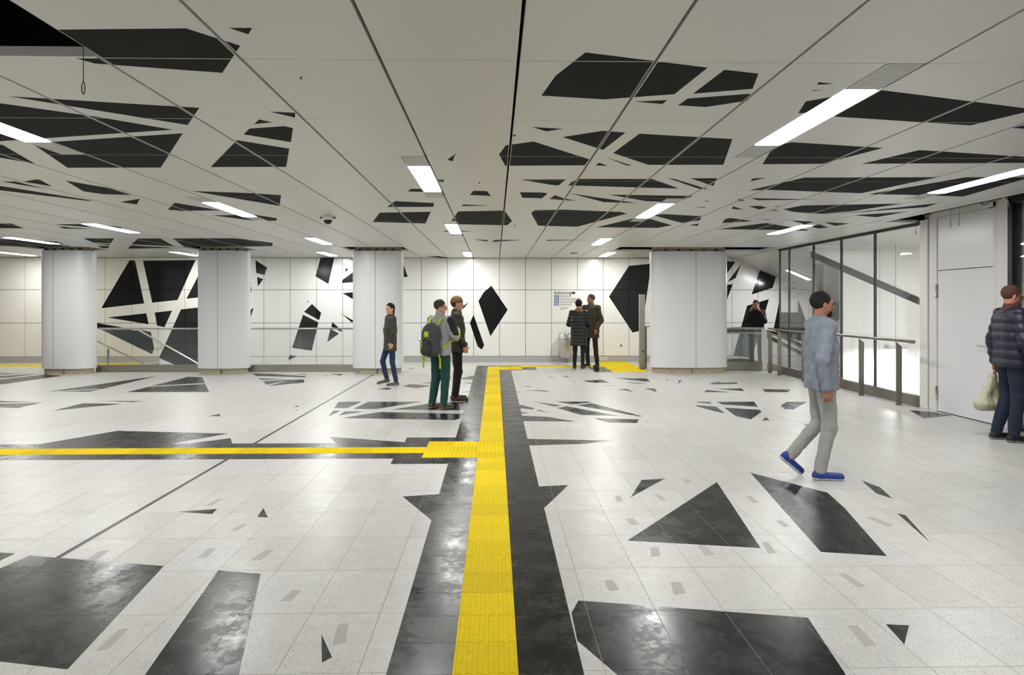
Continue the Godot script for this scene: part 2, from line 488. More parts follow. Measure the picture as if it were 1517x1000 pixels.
# ---------------------------------------------------------------- materials
func mat(called: String, c: Color, rough := 0.5, metal := 0.0) -> StandardMaterial3D:
	var m := StandardMaterial3D.new()
	m.resource_name = called
	m.albedo_color = c
	m.roughness = rough
	m.metallic = metal
	M[called] = m
	return m

func noise(sd: int, freq: float, kind := FastNoiseLite.TYPE_SIMPLEX_SMOOTH, octaves := 4) -> FastNoiseLite:
	var n := FastNoiseLite.new()
	n.seed = sd
	n.frequency = freq
	n.noise_type = kind
	n.fractal_octaves = octaves
	return n

func picture(size: int, f: Callable) -> ImageTexture:
	var im := Image.create(size, size, false, Image.FORMAT_RGB8)
	for y in size:
		for x in size:
			im.set_pixel(x, y, f.call(x, y))
	return ImageTexture.create_from_image(im)

func seamless(n: FastNoiseLite, size: int) -> Image:
	return n.get_seamless_image(size, size)

func world_mapped(m: StandardMaterial3D, scale: float) -> void:
	m.uv1_triplanar = true
	m.uv1_world_triplanar = true
	m.uv1_scale = Vector3(scale, scale, scale)

func materials() -> void:
	# terrazzo: pale ground with fine grey and ochre chips
	var rng := RandomNumberGenerator.new()
	rng.seed = 11
	var cloud := seamless(noise(3, 0.012), 512)
	var fine := seamless(noise(4, 0.16, FastNoiseLite.TYPE_SIMPLEX, 2), 512)
	var chips := Image.create(512, 512, false, Image.FORMAT_RGB8)
	for y in 512:
		for x in 512:
			var v := 0.965 + 0.05 * (cloud.get_pixel(x, y).r - 0.5) + 0.05 * (fine.get_pixel(x, y).r - 0.5)
			chips.set_pixel(x, y, Color(v, v * 0.998, v * 0.988))
	for i in 5200:
		var x := rng.randi_range(0, 510)
		var y := rng.randi_range(0, 510)
		var g := rng.randf_range(0.45, 0.86)
		var c := Color(g, g * 0.98, g * rng.randf_range(0.86, 0.98))
		chips.fill_rect(Rect2i(x, y, rng.randi_range(1, 2), rng.randi_range(1, 2)), c)
	var terrazzo := ImageTexture.create_from_image(chips)
	var gloss := picture(256, func(_x, _y): return Color.BLACK)
	var patches := seamless(noise(8, 0.02, FastNoiseLite.TYPE_SIMPLEX_SMOOTH, 5), 256)
	gloss = picture(256, func(x, y):
		var v: float = clampf(0.36 + 0.10 * (patches.get_pixel(x, y).r - 0.5), 0.1, 0.7)
		return Color(v, v, v))
	for i in 4:
		var k: float = [0.80, 0.79, 0.775, 0.795][i]
		var m := mat("terrazzo_%d" % i, Color(k, k * 0.995, k * [0.985, 0.99, 0.978, 0.995][i]), 1.0)
		m.albedo_texture = terrazzo
		m.roughness_texture = gloss
		world_mapped(m, 0.9)
	# black stone: worn in smears that change its gloss
	var smear := seamless(noise(21, 0.011, FastNoiseLite.TYPE_SIMPLEX_SMOOTH, 6), 512)
	var scuff := seamless(noise(22, 0.05, FastNoiseLite.TYPE_SIMPLEX, 4), 512)
	var worn := picture(512, func(x, y):
		var v: float = clampf(0.26 + 0.16 * (smear.get_pixel(x, y).r - 0.5) + 0.10 * (scuff.get_pixel(x, y).r - 0.5), 0.1, 0.5)
		return Color(v, v, v))
	var stone := picture(512, func(x, y):
		var v: float = clampf(0.74 + 0.34 * (smear.get_pixel(x, y).r - 0.5) + 0.16 * (scuff.get_pixel(x, y).r - 0.5), 0.4, 1.0)
		return Color(v, v, v))
	for i in 2:
		var k: float = [0.10, 0.088][i]
		var m := mat("black_stone_%d" % i, Color(k, k * 1.0, k * 1.06), 1.0)
		m.albedo_texture = stone
		m.roughness_texture = worn
		m.metallic_specular = 0.37
		world_mapped(m, 0.6)
	mat("grout", Color(0.62, 0.61, 0.58), 0.9)
	# yellow tactile paving
	var dirt := seamless(noise(31, 0.07, FastNoiseLite.TYPE_SIMPLEX_SMOOTH, 5), 256)
	var yel := picture(256, func(x, y):
		var v: float = clampf(0.95 + 0.08 * (dirt.get_pixel(x, y).r - 0.5), 0.7, 1.0)
		return Color(v, v, v))
	for i in 3:
		var k: float = [1.0, 0.97, 0.94][i]
		var m := mat("tactile_yellow_%d" % i, Color(0.945 * k, 0.83 * k, 0.02), 0.6)
		m.metallic_specular = 0.2
		m.albedo_texture = yel
		world_mapped(m, 1.3)
	# perforated metal ceiling panels
	var holes := picture(64, func(x, y):
		var u: float = fposmod(x + y, 8.0) - 4.0
		var w: float = fposmod(x - y, 8.0) - 4.0
		var v := 0.80 if u * u + w * w < 7.0 else 1.0
		return Color(v, v, v))
	for i in 3:
		var k: float = [0.86, 0.85, 0.845][i]
		var m := mat("ceiling_white_%d" % i, Color(k, k * 0.995, k * 0.975), 0.38)
		m.albedo_texture = holes
		world_mapped(m, 16.0)
	var cb := mat("ceiling_black", Color(0.155, 0.154, 0.149), 0.75)
	cb.metallic_specular = 0.2
	cb.albedo_texture = holes
	world_mapped(cb, 16.0)
	mat("raw_concrete", Color(0.42, 0.415, 0.40), 0.95)
	mat("wall_enamel", Color(0.935, 0.935, 0.925), 0.22)
	mat("wall_enamel_warm", Color(0.93, 0.92, 0.895), 0.22)
	mat("wall_black", Color(0.075, 0.075, 0.08), 0.12)
	mat("wall_joint", Color(0.12, 0.12, 0.12), 0.9)
	mat("plaster", Color(0.88, 0.875, 0.86), 0.8)
	mat("column_white", Color(0.88, 0.885, 0.89), 0.32)
	mat("door_white", Color(0.86, 0.86, 0.875), 0.3)
	mat("frame_white", Color(0.85, 0.845, 0.83), 0.45)
	var grain := seamless(noise(41, 0.03, FastNoiseLite.TYPE_SIMPLEX_SMOOTH, 5), 256)
	var conc := picture(256, func(x, y):
		var v: float = clampf(0.93 + 0.22 * (grain.get_pixel(x, y).r - 0.5), 0.5, 1.0)
		return Color(v, v * 0.98, v * 0.93))
	var cm := mat("concrete", Color(0.76, 0.72, 0.65), 0.9)
	cm.albedo_texture = conc
	world_mapped(cm, 1.5)
	mat("baseboard_stone", Color(0.70, 0.695, 0.69), 0.45)
	mat("vent_dark", Color(0.2, 0.2, 0.2), 0.8)
	mat("steel", Color(0.66, 0.645, 0.61), 0.3, 1.0)
	mat("steel_dull", Color(0.55, 0.53, 0.5), 0.42, 1.0)
	mat("steel_bright", Color(0.78, 0.77, 0.75), 0.34, 1.0)
	mat("dark_metal", Color(0.055, 0.058, 0.068), 0.5)
	mat("rubber_black", Color(0.04, 0.04, 0.045), 0.35)
	var g := mat("glass", Color(0.93, 0.97, 0.96, 0.02), 0.02)
	g.transparency = BaseMaterial3D.TRANSPARENCY_ALPHA
	var g2 := mat("glass_tinted", Color(0.80, 0.90, 0.89, 0.03), 0.02)
	g2.transparency = BaseMaterial3D.TRANSPARENCY_ALPHA
	var l := mat("lamp_diffuser", Color(0.95, 0.95, 0.95), 0.5)
	l.emission_enabled = true
	l.emission = Color(0.97, 0.98, 1.0)
	l.emission_energy_multiplier = 5.0
	mat("lamp_housing", Color(0.8, 0.8, 0.79), 0.4)
	mat("sign_white", Color(0.9, 0.9, 0.9), 0.4)
	mat("sign_blue", Color(0.12, 0.22, 0.52), 0.4)
	mat("sign_black", Color(0.05, 0.05, 0.06), 0.5)
	mat("sign_grey", Color(0.35, 0.35, 0.37), 0.5)
	mat("tape_residue", Color(0.655, 0.645, 0.625), 0.5)

# ---------------------------------------------------------------- camera and light
func _ready() -> void:
	var cam := Camera3D.new()
	cam.name = "camera"
	cam.projection = Camera3D.PROJECTION_FRUSTUM
	cam.near = 0.05
	cam.far = 200.0
	cam.size = 1000.0 / 1049.0 * 0.05
	cam.frustum_offset = Vector2(3.94, -50.0) / 1049.0 * 0.05   # shifted lens: level camera, horizon above the middle
	cam.position = Vector3(0, 1.61, 0)
	cam.rotation_degrees = Vector3(0, -1.15, 0)
	add_child(cam)
	cam.current = true
	var env := Environment.new()
	env.background_mode = Environment.BG_COLOR
	env.background_color = Color.BLACK
	env.tonemap_mode = Environment.TONE_MAPPER_LINEAR
	env.tonemap_exposure = 1.0
	env.sdfgi_enabled = true
	env.ssao_enabled = true
	env.ssil_enabled = true
	var we := WorldEnvironment.new()
	we.name = "environment"
	we.environment = env
	add_child(we)
	materials()
	build_floor()
	build_ceiling()
	build_rear_wall()
	build_shell()
	build_right_side()
	build_columns()
	build_lamps()
	build_stairwell()
	build_escalator()
	build_fittings()
	build_people()

# ---------------------------------------------------------------- floor
func in_view(x: float, depth: float) -> bool:
	return depth > 2.8 and x / depth < 0.80 and x / depth > -0.76

func largest_first(a: Dictionary, b: Dictionary) -> bool:
	return a.score > b.score

func lay(called: String, pieces: Array, face: float, back: float, parent: Node, mats: Array, rest_name: String, upright := false, most := 300) -> void:
	# the pieces that show largest are parts of their own, the others one joined part
	pieces.sort_custom(largest_first)
	var rest := tool()
	var left := 0
	for i in pieces.size():
		var p: Dictionary = pieces[i]
		if i < most and p.score > 0.0:
			put(called, slabs(p.polys, face, back, upright), mats[p.tone % mats.size()], parent)
		else:
			left += 1
			for q in p.polys: slab(rest, q, face, back, upright)
	if left:
		tag(obj(rest_name, rest, mats[0], parent), "", "", "", "stuff")

const STRIP_X0 := -0.188
const STRIP_X1 := 0.102

func tactile_mesh(w: float, d: float, ribs: int, along_x: bool) -> Mesh:
	var st := tool()
	bx(st, Vector3(0, -0.006, 0), Vector3(w, 0.0005, -d))
	for i in ribs:
		var span := (d if along_x else w) / ribs
		var a := span * (i + 0.22)
		var b := span * (i + 0.78)
		var v := []
		for h in [0.0005, 0.0045]:
			var e := 0.004 if h > 0.001 else 0.0
			for q in [[0, 0], [1, 0], [1, 1], [0, 1]]:
				var s: float = lerpf(a + e, b - e, q[1] if along_x else q[0])
				var t: float = lerpf(0.002, (w if along_x else d) - 0.002, q[0] if along_x else q[1])
				v.append(Vector3(t, h, -s) if along_x else Vector3(s, h, -t))
		hexa(st, v)
	st.generate_normals()
	return st.commit()

func dotted_mesh(w: float, d: float, k: int) -> Mesh:
	var st := tool()
	bx(st, Vector3(0, -0.006, 0), Vector3(w, 0.0005, -d))
	for i in k:
		for j in k:
			lathe(st, Vector3(w * (i + 0.5) / k, 0.0005, -d * (j + 0.5) / k), [[0.013, 0.0], [0.0085, 0.005], [0.0, 0.005]], 8)
	st.generate_normals()
	return st.commit()

func build_floor() -> void:
	var fl := structure("floor", "white terrazzo tile floor with black stone shards and yellow tactile strips")
	var base := tool()
	bx(base, P(-17, -0.3, -7), P(6.62, -0.0012, 16.9))
	bx(base, P(-17, -0.3, 16.9), P(-9.2, -0.0012, WALL_DEPTH))
	bx(base, P(-2.75, -0.3, 16.9), P(5.42, -0.0012, WALL_DEPTH))
	obj("mortar_bed", base, M.grout, fl)
	var yellow := [
		rect(STRIP_X0, 2.2, STRIP_X1, 18.2), rect(-14.4, 7.655, -0.77, 7.965), rect(-0.77, 7.42, STRIP_X0, 8.29),
		rect(STRIP_X1, 17.28, 0.66, 18.2), rect(0.66, 17.95, 2.78, 18.4), rect(2.78, 16.57, 3.65, 19.58),
		rect(-14.5, 18.4, -11.0, 19.0), rect(-11.0, 18.55, -9.4, 19.56)]
	var bands := [
		rect(-0.474, 2.2, STRIP_X0, 18.3), rect(STRIP_X1, 2.2, 0.387, 17.28), rect(-14.4, 7.385, -0.474, 8.22),
		rect(0.387, 17.05, 0.66, 17.28), rect(0.66, 17.2, 1.02, 17.95), rect(-0.474, 18.2, 2.78, 18.45), rect(2.35, 16.6, 2.78, 17.95)]
	var joint := rect(-2.79, 2.2, -2.752, 16.3)              # expansion joint
	var cuts := []
	for p in yellow: cuts.append(p)
	cuts.append(joint)
	var black := shapes(FLOOR_SHAPES)
	var voids := [rect(-9.2, 16.9, -2.75, 20.0), rect(5.42, 16.9, 7.0, 20.0)]
	var white_pieces := []
	var black_pieces := []
	var gap := 0.0016
	var rng := RandomNumberGenerator.new()
	rng.seed = 5
	for iz in range(-18, 28):
		for ix in range(-48, 19):
			var x0 := ORIGIN_X + ix * 0.36
			var z0 := ORIGIN_Z + iz * 0.6
			var r := Rect2(x0 + gap, z0 + gap, 0.36 - 2 * gap, 0.6 - 2 * gap)
			r = r.intersection(Rect2(-17, -7, 23.62, 26.6))
			if r.size.x < 0.01 or r.size.y < 0.01: continue
			var left: Array = [rect(r.position.x, r.position.y, r.end.x, r.end.y)]
			for v in voids: 
				if bounds(v).intersects(r): left = minus(left, v)
			for v in cuts:
				if bounds(v).intersects(r): left = minus(left, v)
			var c := r.get_center()
			for v in bands:
				if bounds(v).intersects(r): left = minus(left, v)
			var dark := []
			for v in black:
				if left and bounds(v).intersects(r):
					dark.append_array(common(left, v))
					left = minus(left, v)
			var score := 0.0
			if in_view(c.x, c.y): score = 1.0 / pow(c.y, 3)
			var tone := rng.randi_range(0, 3)
			if left: white_pieces.append({"polys": left, "score": score * area(left[0]), "tone": tone})
			for q in dark: black_pieces.append({"polys": [q], "score": score * area(q), "tone": tone})
	# the black bands beside the yellow strips, in tiles of the strips' own pitch
	for i in bands.size():
		var b := bounds(bands[i])
		var cross := i == 2
		var step := 0.36 if cross or i > 2 else 0.289
		var k0 := 0 if not cross else int(floor((b.position.x - ORIGIN_X) / 0.36))
		for k in 80:
			var cell: PackedVector2Array
			if cross or i > 2:
				var x := ORIGIN_X + (k0 + k) * 0.36 if cross else b.position.x + k * step
				cell = rect(x + gap, b.position.y, x + step - gap, b.end.y)
			else:
				cell = rect(b.position.x, 2.2 + 0.011 + k * step + gap, b.end.x, 2.2 + 0.011 + (k + 1) * step - gap)
			var part: Array = common([cell], bands[i])
			for v in cuts:
				if part and bounds(v).intersects(bounds(part[0])): part = minus(part, v)
			if i == 2:
				for v in [bands[0]]:
					if part: part = minus(part, v)
			for q in part:
				var c := bounds(q).get_center()
				black_pieces.append({"polys": [q], "score": area(q) / pow(c.y, 3) if in_view(c.x, c.y) else 0.0, "tone": k})
	lay("floor_tile", white_pieces, 0.0, -0.005, fl, [M.terrazzo_0, M.terrazzo_1, M.terrazzo_2, M.terrazzo_3], "distant_floor_tiles")
	lay("black_floor_tile", black_pieces, 0.0, -0.005, fl, [M.black_stone_0, M.black_stone_1], "distant_black_floor_tiles")
	# yellow tactile tiles
	var ribbed := tactile_mesh(0.29 - 0.002, 0.289 - 0.002, 6, false)
	var cross_rib := tactile_mesh(0.289 - 0.002, 0.31 - 0.002, 6, true)
	var dots := dotted_mesh(0.289 - 0.002, 0.29 - 0.002, 7)
	var lay_tile := func(mesh: Mesh, x: float, z: float, k: int) -> void:
		var o := put("tactile_tile", mesh, M["tactile_yellow_%d" % (k % 3)], fl)
		o.position = P(x + 0.001, 0, z + 0.001)
	for k in 55:
		var z := 2.211 + k * 0.289
		if z + 0.289 > 7.42 and z < 8.28: continue
		lay_tile.call(ribbed, STRIP_X0, z, (k * 7) % 5)
	for k in 47:
		if -0.77 - (k + 1) * 0.289 > -14.4: lay_tile.call(cross_rib, -0.77 - (k + 1) * 0.289, 7.655, (k * 5) % 4)
	for i in 3:
		for j in 3: lay_tile.call(dots, -0.77 + i * 0.29, 7.42 + j * 0.29, i + j)
	for i in 2:
		for j in 3: lay_tile.call(dots, STRIP_X1 + i * 0.279, 17.28 + j * 0.306, i + j)
	for i in 7: lay_tile.call(cross_rib, 0.66 + i * 0.3, 18.02, i)
	for i in 3:
		for j in 10: lay_tile.call(ribbed, 2.78 + i * 0.29, 16.58 + j * 0.3, i + j)
	for i in 12:
		for j in 2: lay_tile.call(cross_rib, -14.5 + i * 0.29, 18.4 + j * 0.31, i + j)
	for i in 5:
		for j in 3: lay_tile.call(ribbed, -10.95 + i * 0.3, 18.6 + j * 0.3, i + j)
	# expansion joint: two steel edges and a rubber seal
	var seal := tool()
	bx(seal, P(-2.787, -0.006, 2.2), P(-2.755, 0.0, 16.3))
	tag(obj("expansion_joint_seal", seal, M.rubber_black, fl), "black rubber seal of the long floor joint")
	for x in [-2.79, -2.755]:
		var e := tool()
		bx(e, P(x, -0.006, 2.2), P(x + 0.003, 0.001, 16.3))
		tag(obj("joint_edge_profile", e, M.steel_dull, fl), "thin steel edge of the long floor joint")
	# rests of adhesive tape on the tiles: small rubbed-off rectangles
	for a in TAPE:
		var t := tool()
		var q := Transform2D(deg_to_rad(a[4]), Vector2(a[0], a[1]))
		slab(t, PackedVector2Array([q * Vector2(-a[2], -a[3]), q * Vector2(a[2], -a[3] * 0.8), q * Vector2(a[2] * 0.9, a[3]), q * Vector2(-a[2] * 0.85, a[3] * 0.9)]), 0.0004, -0.001)
		obj("tape_mark", t, M.tape_residue, fl)

# ---------------------------------------------------------------- ceiling
func lamp_spots() -> Array:  # [x of the joint at the lamp's right, depth at which its two-panel slot begins]
	var out := []
	for n in [3, -5, -13]:
		for k in range(-1, 3): out.append([ORIGIN_X + n * MODULE_X, ORIGIN_Z + 4.8 * k])
	for n in [-1, 7, -9]:
		for k in range(-2 if n != -1 else 0, 2): out.append([ORIGIN_X + n * MODULE_X, ORIGIN_Z + 2.4 + 4.8 * k])
	for n in [-1, 4, -6, -11, -17]: out.append([ORIGIN_X + n * MODULE_X, 17.05])
	return out

func build_ceiling() -> void:
	var ce := structure("ceiling", "white perforated metal panel ceiling with dark grey shard shapes")
	var deck := tool()
	bx(deck, P(-17, 5.2, -7), P(11.2, 5.4, 19.9))
	obj("concrete_deck", deck, M.raw_concrete, ce)
	var black := shapes(CEILING_SHAPES)
	var voids := [rect(-3.44, 15.9, -2.06, 16.9), rect(-7.02, 15.95, -5.66, 16.95), rect(-10.62, 15.95, -9.1, 17.0), rect(2.8, 15.78, 6.34, 16.85), rect(-4.92, 1.3, -2.046, ORIGIN_Z), rect(6.05, -7, 6.7, 10.9)]
	for s in lamp_spots(): voids.append(rect(s[0] - 0.212, s[1], s[0] + 0.0, s[1] + 2.4))
	var pieces := []
	for iz in range(-9, 14):
		for ix in range(-24, 9):
			var x0 := ORIGIN_X + ix * MODULE_X
			var z0 := ORIGIN_Z + iz * MODULE_Z
			var r := Rect2(x0 + 0.009, z0 + 0.0025, MODULE_X - 0.018, MODULE_Z - 0.005).intersection(Rect2(-17, -7, 23.6, 26.58))
			if r.size.x < 0.02 or r.size.y < 0.02: continue
			var left: Array = [rect(r.position.x, r.position.y, r.end.x, r.end.y)]
			for v in voids:
				if bounds(v).intersects(r): left = minus(left, v)
			if left.is_empty(): continue
			var dark := []                                  # dark film on the face, a little short of the folded white edges
			var face: Array = common(left, rect(r.position.x + 0.004, r.position.y + 0.003, r.end.x - 0.004, r.end.y - 0.003))
			for v in black:
				if bounds(v).intersects(r): dark.append_array(common(face, v))
			var c := r.get_center()
			pieces.append({"polys": left, "dark": dark, "score": 1.0 / pow(maxf(c.y, 0.5), 3) if in_view(c.x, c.y + 0.5) and c.y > 2.0 else 0.0, "tone": absi(ix * 7 + iz * 3)})
	pieces.sort_custom(largest_first)
	var rest := tool()
	var rest_dark := tool()
	var rest_any := false
	for i in pieces.size():
		var p: Dictionary = pieces[i]
		if i < 300 and p.score > 0.0:
			var host := put("ceiling_panel", slabs(p.polys, CEILING_Y, CEILING_Y + 0.035), M["ceiling_white_%d" % (p.tone % 3)], ce)
			if p.dark: put("black_shape", slabs(p.dark, CEILING_Y - 0.0006, CEILING_Y + 0.002), M.ceiling_black, host)
		else:
			for q in p.polys: slab(rest, q, CEILING_Y, CEILING_Y + 0.035)
			for q in p.dark:
				slab(rest_dark, q, CEILING_Y - 0.0006, CEILING_Y + 0.002)
				rest_any = true
	tag(obj("distant_ceiling_panels", rest, M.ceiling_white_0, ce), "", "", "", "stuff")
	if rest_any: tag(obj("distant_black_shapes", rest_dark, M.ceiling_black, ce), "", "", "", "stuff")
	# steel edge of the opening where panels have been taken down
	tag(obj("opening_edge_rail", rounded(P(-4.92, CEILING_Y - 0.004, ORIGIN_Z - 0.028), P(-2.05, CEILING_Y + 0.05, ORIGIN_Z - 0.002), 0.003), M.frame_white, ce), "pale steel edge rail of the open ceiling bay")
	tag(obj("ceiling_edge_rail", rounded(P(6.05, CEILING_Y, -7), P(6.062, CEILING_Y + 0.05, 10.9), 0.003), M.frame_white, ce), "pale edge rail along the right end of the ceiling")

# ---------------------------------------------------------------- rear wall
func build_rear_wall() -> void:
	var wa := structure("wall_rear", "white enamel panel wall with black shards behind the stairs")
	var back := tool()
	bx(back, P(-17, -3.4, WALL_DEPTH + 0.03), P(11.2, 5.3, WALL_DEPTH + 0.3))
	obj("wall_core", back, M.wall_joint, wa)
	var black := shapes(WALL_SHAPES)
	var rows := [-2.52, -1.6, -0.68, 0.16, 1.08, 1.995, CEILING_Y - 0.002]
	for ix in range(-24, 16):
		var x0 := ORIGIN_X + ix * MODULE_X
		for j in rows.size() - 1:
			var deep: bool = (x0 + 0.72 > -9.2 and x0 < -2.75) or x0 + 0.72 > 5.42
			if rows[j] < 0.1 and not deep: continue
			var r := Rect2(x0 + 0.006, rows[j] + 0.006, MODULE_X - 0.012, rows[j + 1] - rows[j] - 0.012)
			r = r.intersection(Rect2(-16.98, -3, 28.1, 7))
			if r.size.x < 0.05: continue
			var left: Array = [rect(r.position.x, r.position.y, r.end.x, r.end.y)]
			var dark := []
			for v in black:
				if left and bounds(v).intersects(r):
					dark.append_array(common(left, v))
					left = minus(left, v)
			var m: Material = M.wall_enamel_warm if x0 < -7.5 else M.wall_enamel
			if left:
				var o := put("wall_panel", slabs(left, WALL_DEPTH, WALL_DEPTH + 0.02, true), m, wa)
				if dark: put("black_shape", slabs(dark, WALL_DEPTH, WALL_DEPTH + 0.02, true), M.wall_black, o)
			elif dark:
				tag(put("wall_panel", slabs(dark, WALL_DEPTH, WALL_DEPTH + 0.02, true), M.wall_black, wa), "wall panel wholly black")
	var bb := structure("baseboard_rear", "grey stone baseboard along the rear wall")
	for s in [[-17.0, -9.2], [-2.75, 5.42]]:
		var x: float = s[0]
		while x < s[1] - 0.05:
			var e := minf(x + 0.72, s[1])
			obj("stone_slab", rounded(P(x + 0.001, 0.0, WALL_DEPTH - 0.006), P(e - 0.001, 0.155, WALL_DEPTH + 0.03), 0.002), M.baseboard_stone, bb)
			x = e

# ---------------------------------------------------------------- the rest of the room
func build_shell() -> void:
	var wl := structure("wall_left", "white side wall of the concourse")
	var st := tool()
	bx(st, P(-17.2, -0.3, -7), P(-17, 5.3, 19.9))
	obj("wall_face", st, M.plaster, wl)
	var wb := structure("wall_behind_camera", "white wall behind the camera")
	st = tool()
	bx(st, P(-17, -0.3, -7.2), P(6.8, 5.3, -7))
	obj("wall_face", st, M.plaster, wb)

func build_columns() -> void:
	var spots := [  # x, half width, where the front joint lies
		[-9.855, 0.585, -0.20, "white clad column farthest left, concrete foot on the floor"],
		[-6.295, 0.585, -0.045, "white clad column between the two glass stair balustrades"],
		[-2.728, 0.585, -0.02, "white clad column at the end of the dark floor joint"],
		[4.55, 0.905, 0.10, "widest white clad column beside the steel help point"]]
	for a in spots:
		var t := thing("clad_column", a[3], "column", P(a[0], 0, 16.6), 0, "clad columns of the concourse")
		var half: float = a[1]
		var pw := 2.6
		var ring := func(hx: float, hz: float, w: float) -> Vector3:
			return Vector3(signf(cos(w)) * pow(absf(cos(w)), 2.0 / pw) * hx, 0, signf(sin(w)) * pow(absf(sin(w)), 2.0 / pw) * hz)
		var shell := func(hx: float, hz: float, y0: float, y1: float, w0: float, w1: float, g: float) -> SurfaceTool:
			var s := tool(true)
			for k in 64:
				var p: Vector3 = ring.call(hx, hz, lerpf(w0, w1, k / 64.0))
				var q: Vector3 = ring.call(hx, hz, lerpf(w0, w1, (k + 1) / 64.0))
				if k == 0: p += (q - p).normalized() * g
				if k == 63: q += (p - q).normalized() * g
				quad(s, p + Vector3.UP * y0, q + Vector3.UP * y0, q + Vector3.UP * y1, p + Vector3.UP * y1)
			return s
		var closed := func(hx: float, hz: float, y0: float, y1: float) -> SurfaceTool:
			var s: SurfaceTool = shell.call(hx, hz, y0, y1, 0.0, TAU, 0.0)
			s.set_smooth_group(-1)
			for k in 64:
				var p: Vector3 = ring.call(hx, hz, TAU * k / 64.0)
				var q: Vector3 = ring.call(hx, hz, TAU * (k + 1) / 64.0)
				for y in [y0, y1]:
					for v in [Vector3.UP * y, p + Vector3.UP * y, q + Vector3.UP * y]: s.add_vertex(v)
			return s
		# concrete core whose foot and head show, a conduit, and two metal shells with a dark joint
		obj("concrete_core", closed.call(half - 0.05, 0.25, 0.0, 5.2), M.concrete, t)
		obj("joint_backing", closed.call(half - 0.012, 0.284, 0.13, 2.825), M.wall_joint, t)
		var c: float = pow(absf(a[2]) / half, pw / 2.0) * signf(a[2])
		var w0 := acos(c)
		obj("cladding_shell", shell.call(half, 0.296, 0.125, 2.83, w0, w0 + PI, 0.004), M.column_white, t)
		obj("cladding_shell", shell.call(half, 0.296, 0.125, 2.83, w0 + PI, w0 + TAU, 0.004), M.column_white, t)
		var cd := tool()
		tube(cd, [Vector3(0.02, 0.0, 0.262), Vector3(0.02, 0.14, 0.262)], 0.016, 8)
		obj("conduit", cd, M.steel_dull, t)
		for k in 5:
			obj("anchor_bolt", rounded(Vector3((k - 2) * half * 0.33 - 0.03, 2.842, 0.225), Vector3((k - 2) * half * 0.33 + 0.03, 2.872, 0.268), 0.004), M.dark_metal, t)

# ---------------------------------------------------------------- lamps
func build_lamps() -> void:
	var names := {
		"3,0": "nearest long ceiling lamp at right, between two ribbed vents", "3,1": "second ceiling lamp behind the nearest right one", "3,2": "third ceiling lamp of the right row, above the couple by the sign",
		"-5,0": "ceiling lamp cut off by the left picture edge", "-5,1": "ceiling lamp left of the dome camera", "-5,2": "small ceiling lamp right of the dome camera",
		"-13,2": "slanting ceiling lamp in front of the leftmost column", "-1,0": "square looking ceiling lamp left of the black centre joint", "-1,1": "second ceiling lamp along the black centre joint",
		"7,0": "ceiling lamp cut off by the right picture edge above the door", "7,1": "ceiling lamp in front of the glass wall", "-9,1": "slanting ceiling lamp in front of the second column from left"}
	var spots := lamp_spots()
	for i in spots.size():
		var xr: float = spots[i][0]
		var z0: float = spots[i][1]
		var n := int(round((xr - ORIGIN_X) / MODULE_X))
		var k := int(floor((z0 - ORIGIN_Z) / 4.8 + 0.01))
		var label: String = names.get("%d,%d" % [n, k], "ceiling lamp out of the picture, behind or beside the camera")
		if i >= spots.size() - 5:
			label = {-1: "small ceiling lamp at the rear wall, left of the centre joint", 4: "ceiling lamp at the rear wall beside the widest column", -6: "ceiling lamp at the rear wall above a black shard between columns", -11: "ceiling lamp at the rear wall left of the second column", -17: "ceiling lamp at the rear wall left of the first column"}[n]
		var t := thing("ceiling_lamp", label, "ceiling lamp", P(xr - 0.106, CEILING_Y, z0 + 1.2), 0, "recessed ceiling lamps")
		var hl := 0.725
		var near := z0 > 2.0 and z0 < 9.0
		obj("housing", rounded(Vector3(-0.1, 0.012, -1.19), Vector3(0.1, 0.09, 1.19), 0.004), M.vent_dark, t)
		var d := obj("lamp_diffuser", rounded(Vector3(-0.095, -0.004, -hl), Vector3(0.095, 0.012, hl), 0.003), M.lamp_diffuser, t)
		tag(d, "glowing white lamp diffuser")
		for s in [-1.0, 1.0]:
			var v := tool()
			if near:
				for j in 22:
					var z: float = s * (hl + 0.02 + j * 0.0205)
					bx(v, Vector3(-0.094, 0.0, z), Vector3(0.094, 0.008, z + s * 0.012))
				for x in [-0.097, 0.089]: bx(v, Vector3(x, -0.001, s * (hl + 0.01)), Vector3(x + 0.008, 0.008, s * 1.185))
			else:
				bx(v, Vector3(-0.094, 0.0, s * (hl + 0.02)), Vector3(0.094, 0.008, s * 1.185))
			obj("vent_grille", v, M.lamp_housing, t)
		var a := AreaLight3D.new()
		a.name = "lamp_light"
		a.area_size = Vector2(0.18, 1.43)
		a.rotation.x = -PI / 2
		a.position = Vector3(0, -0.012, 0)
		a.light_color = Color(1.0, 0.998, 0.985)
		a.light_energy = LAMP_ENERGY
		a.area_range = 40.0
		a.area_attenuation = 2.0
		a.shadow_enabled = true
		t.add_child(a)

const LAMP_ENERGY := 4.6

# ---------------------------------------------------------------- right side: glazing, door, escalator shaft
const GLASS_X := 6.62

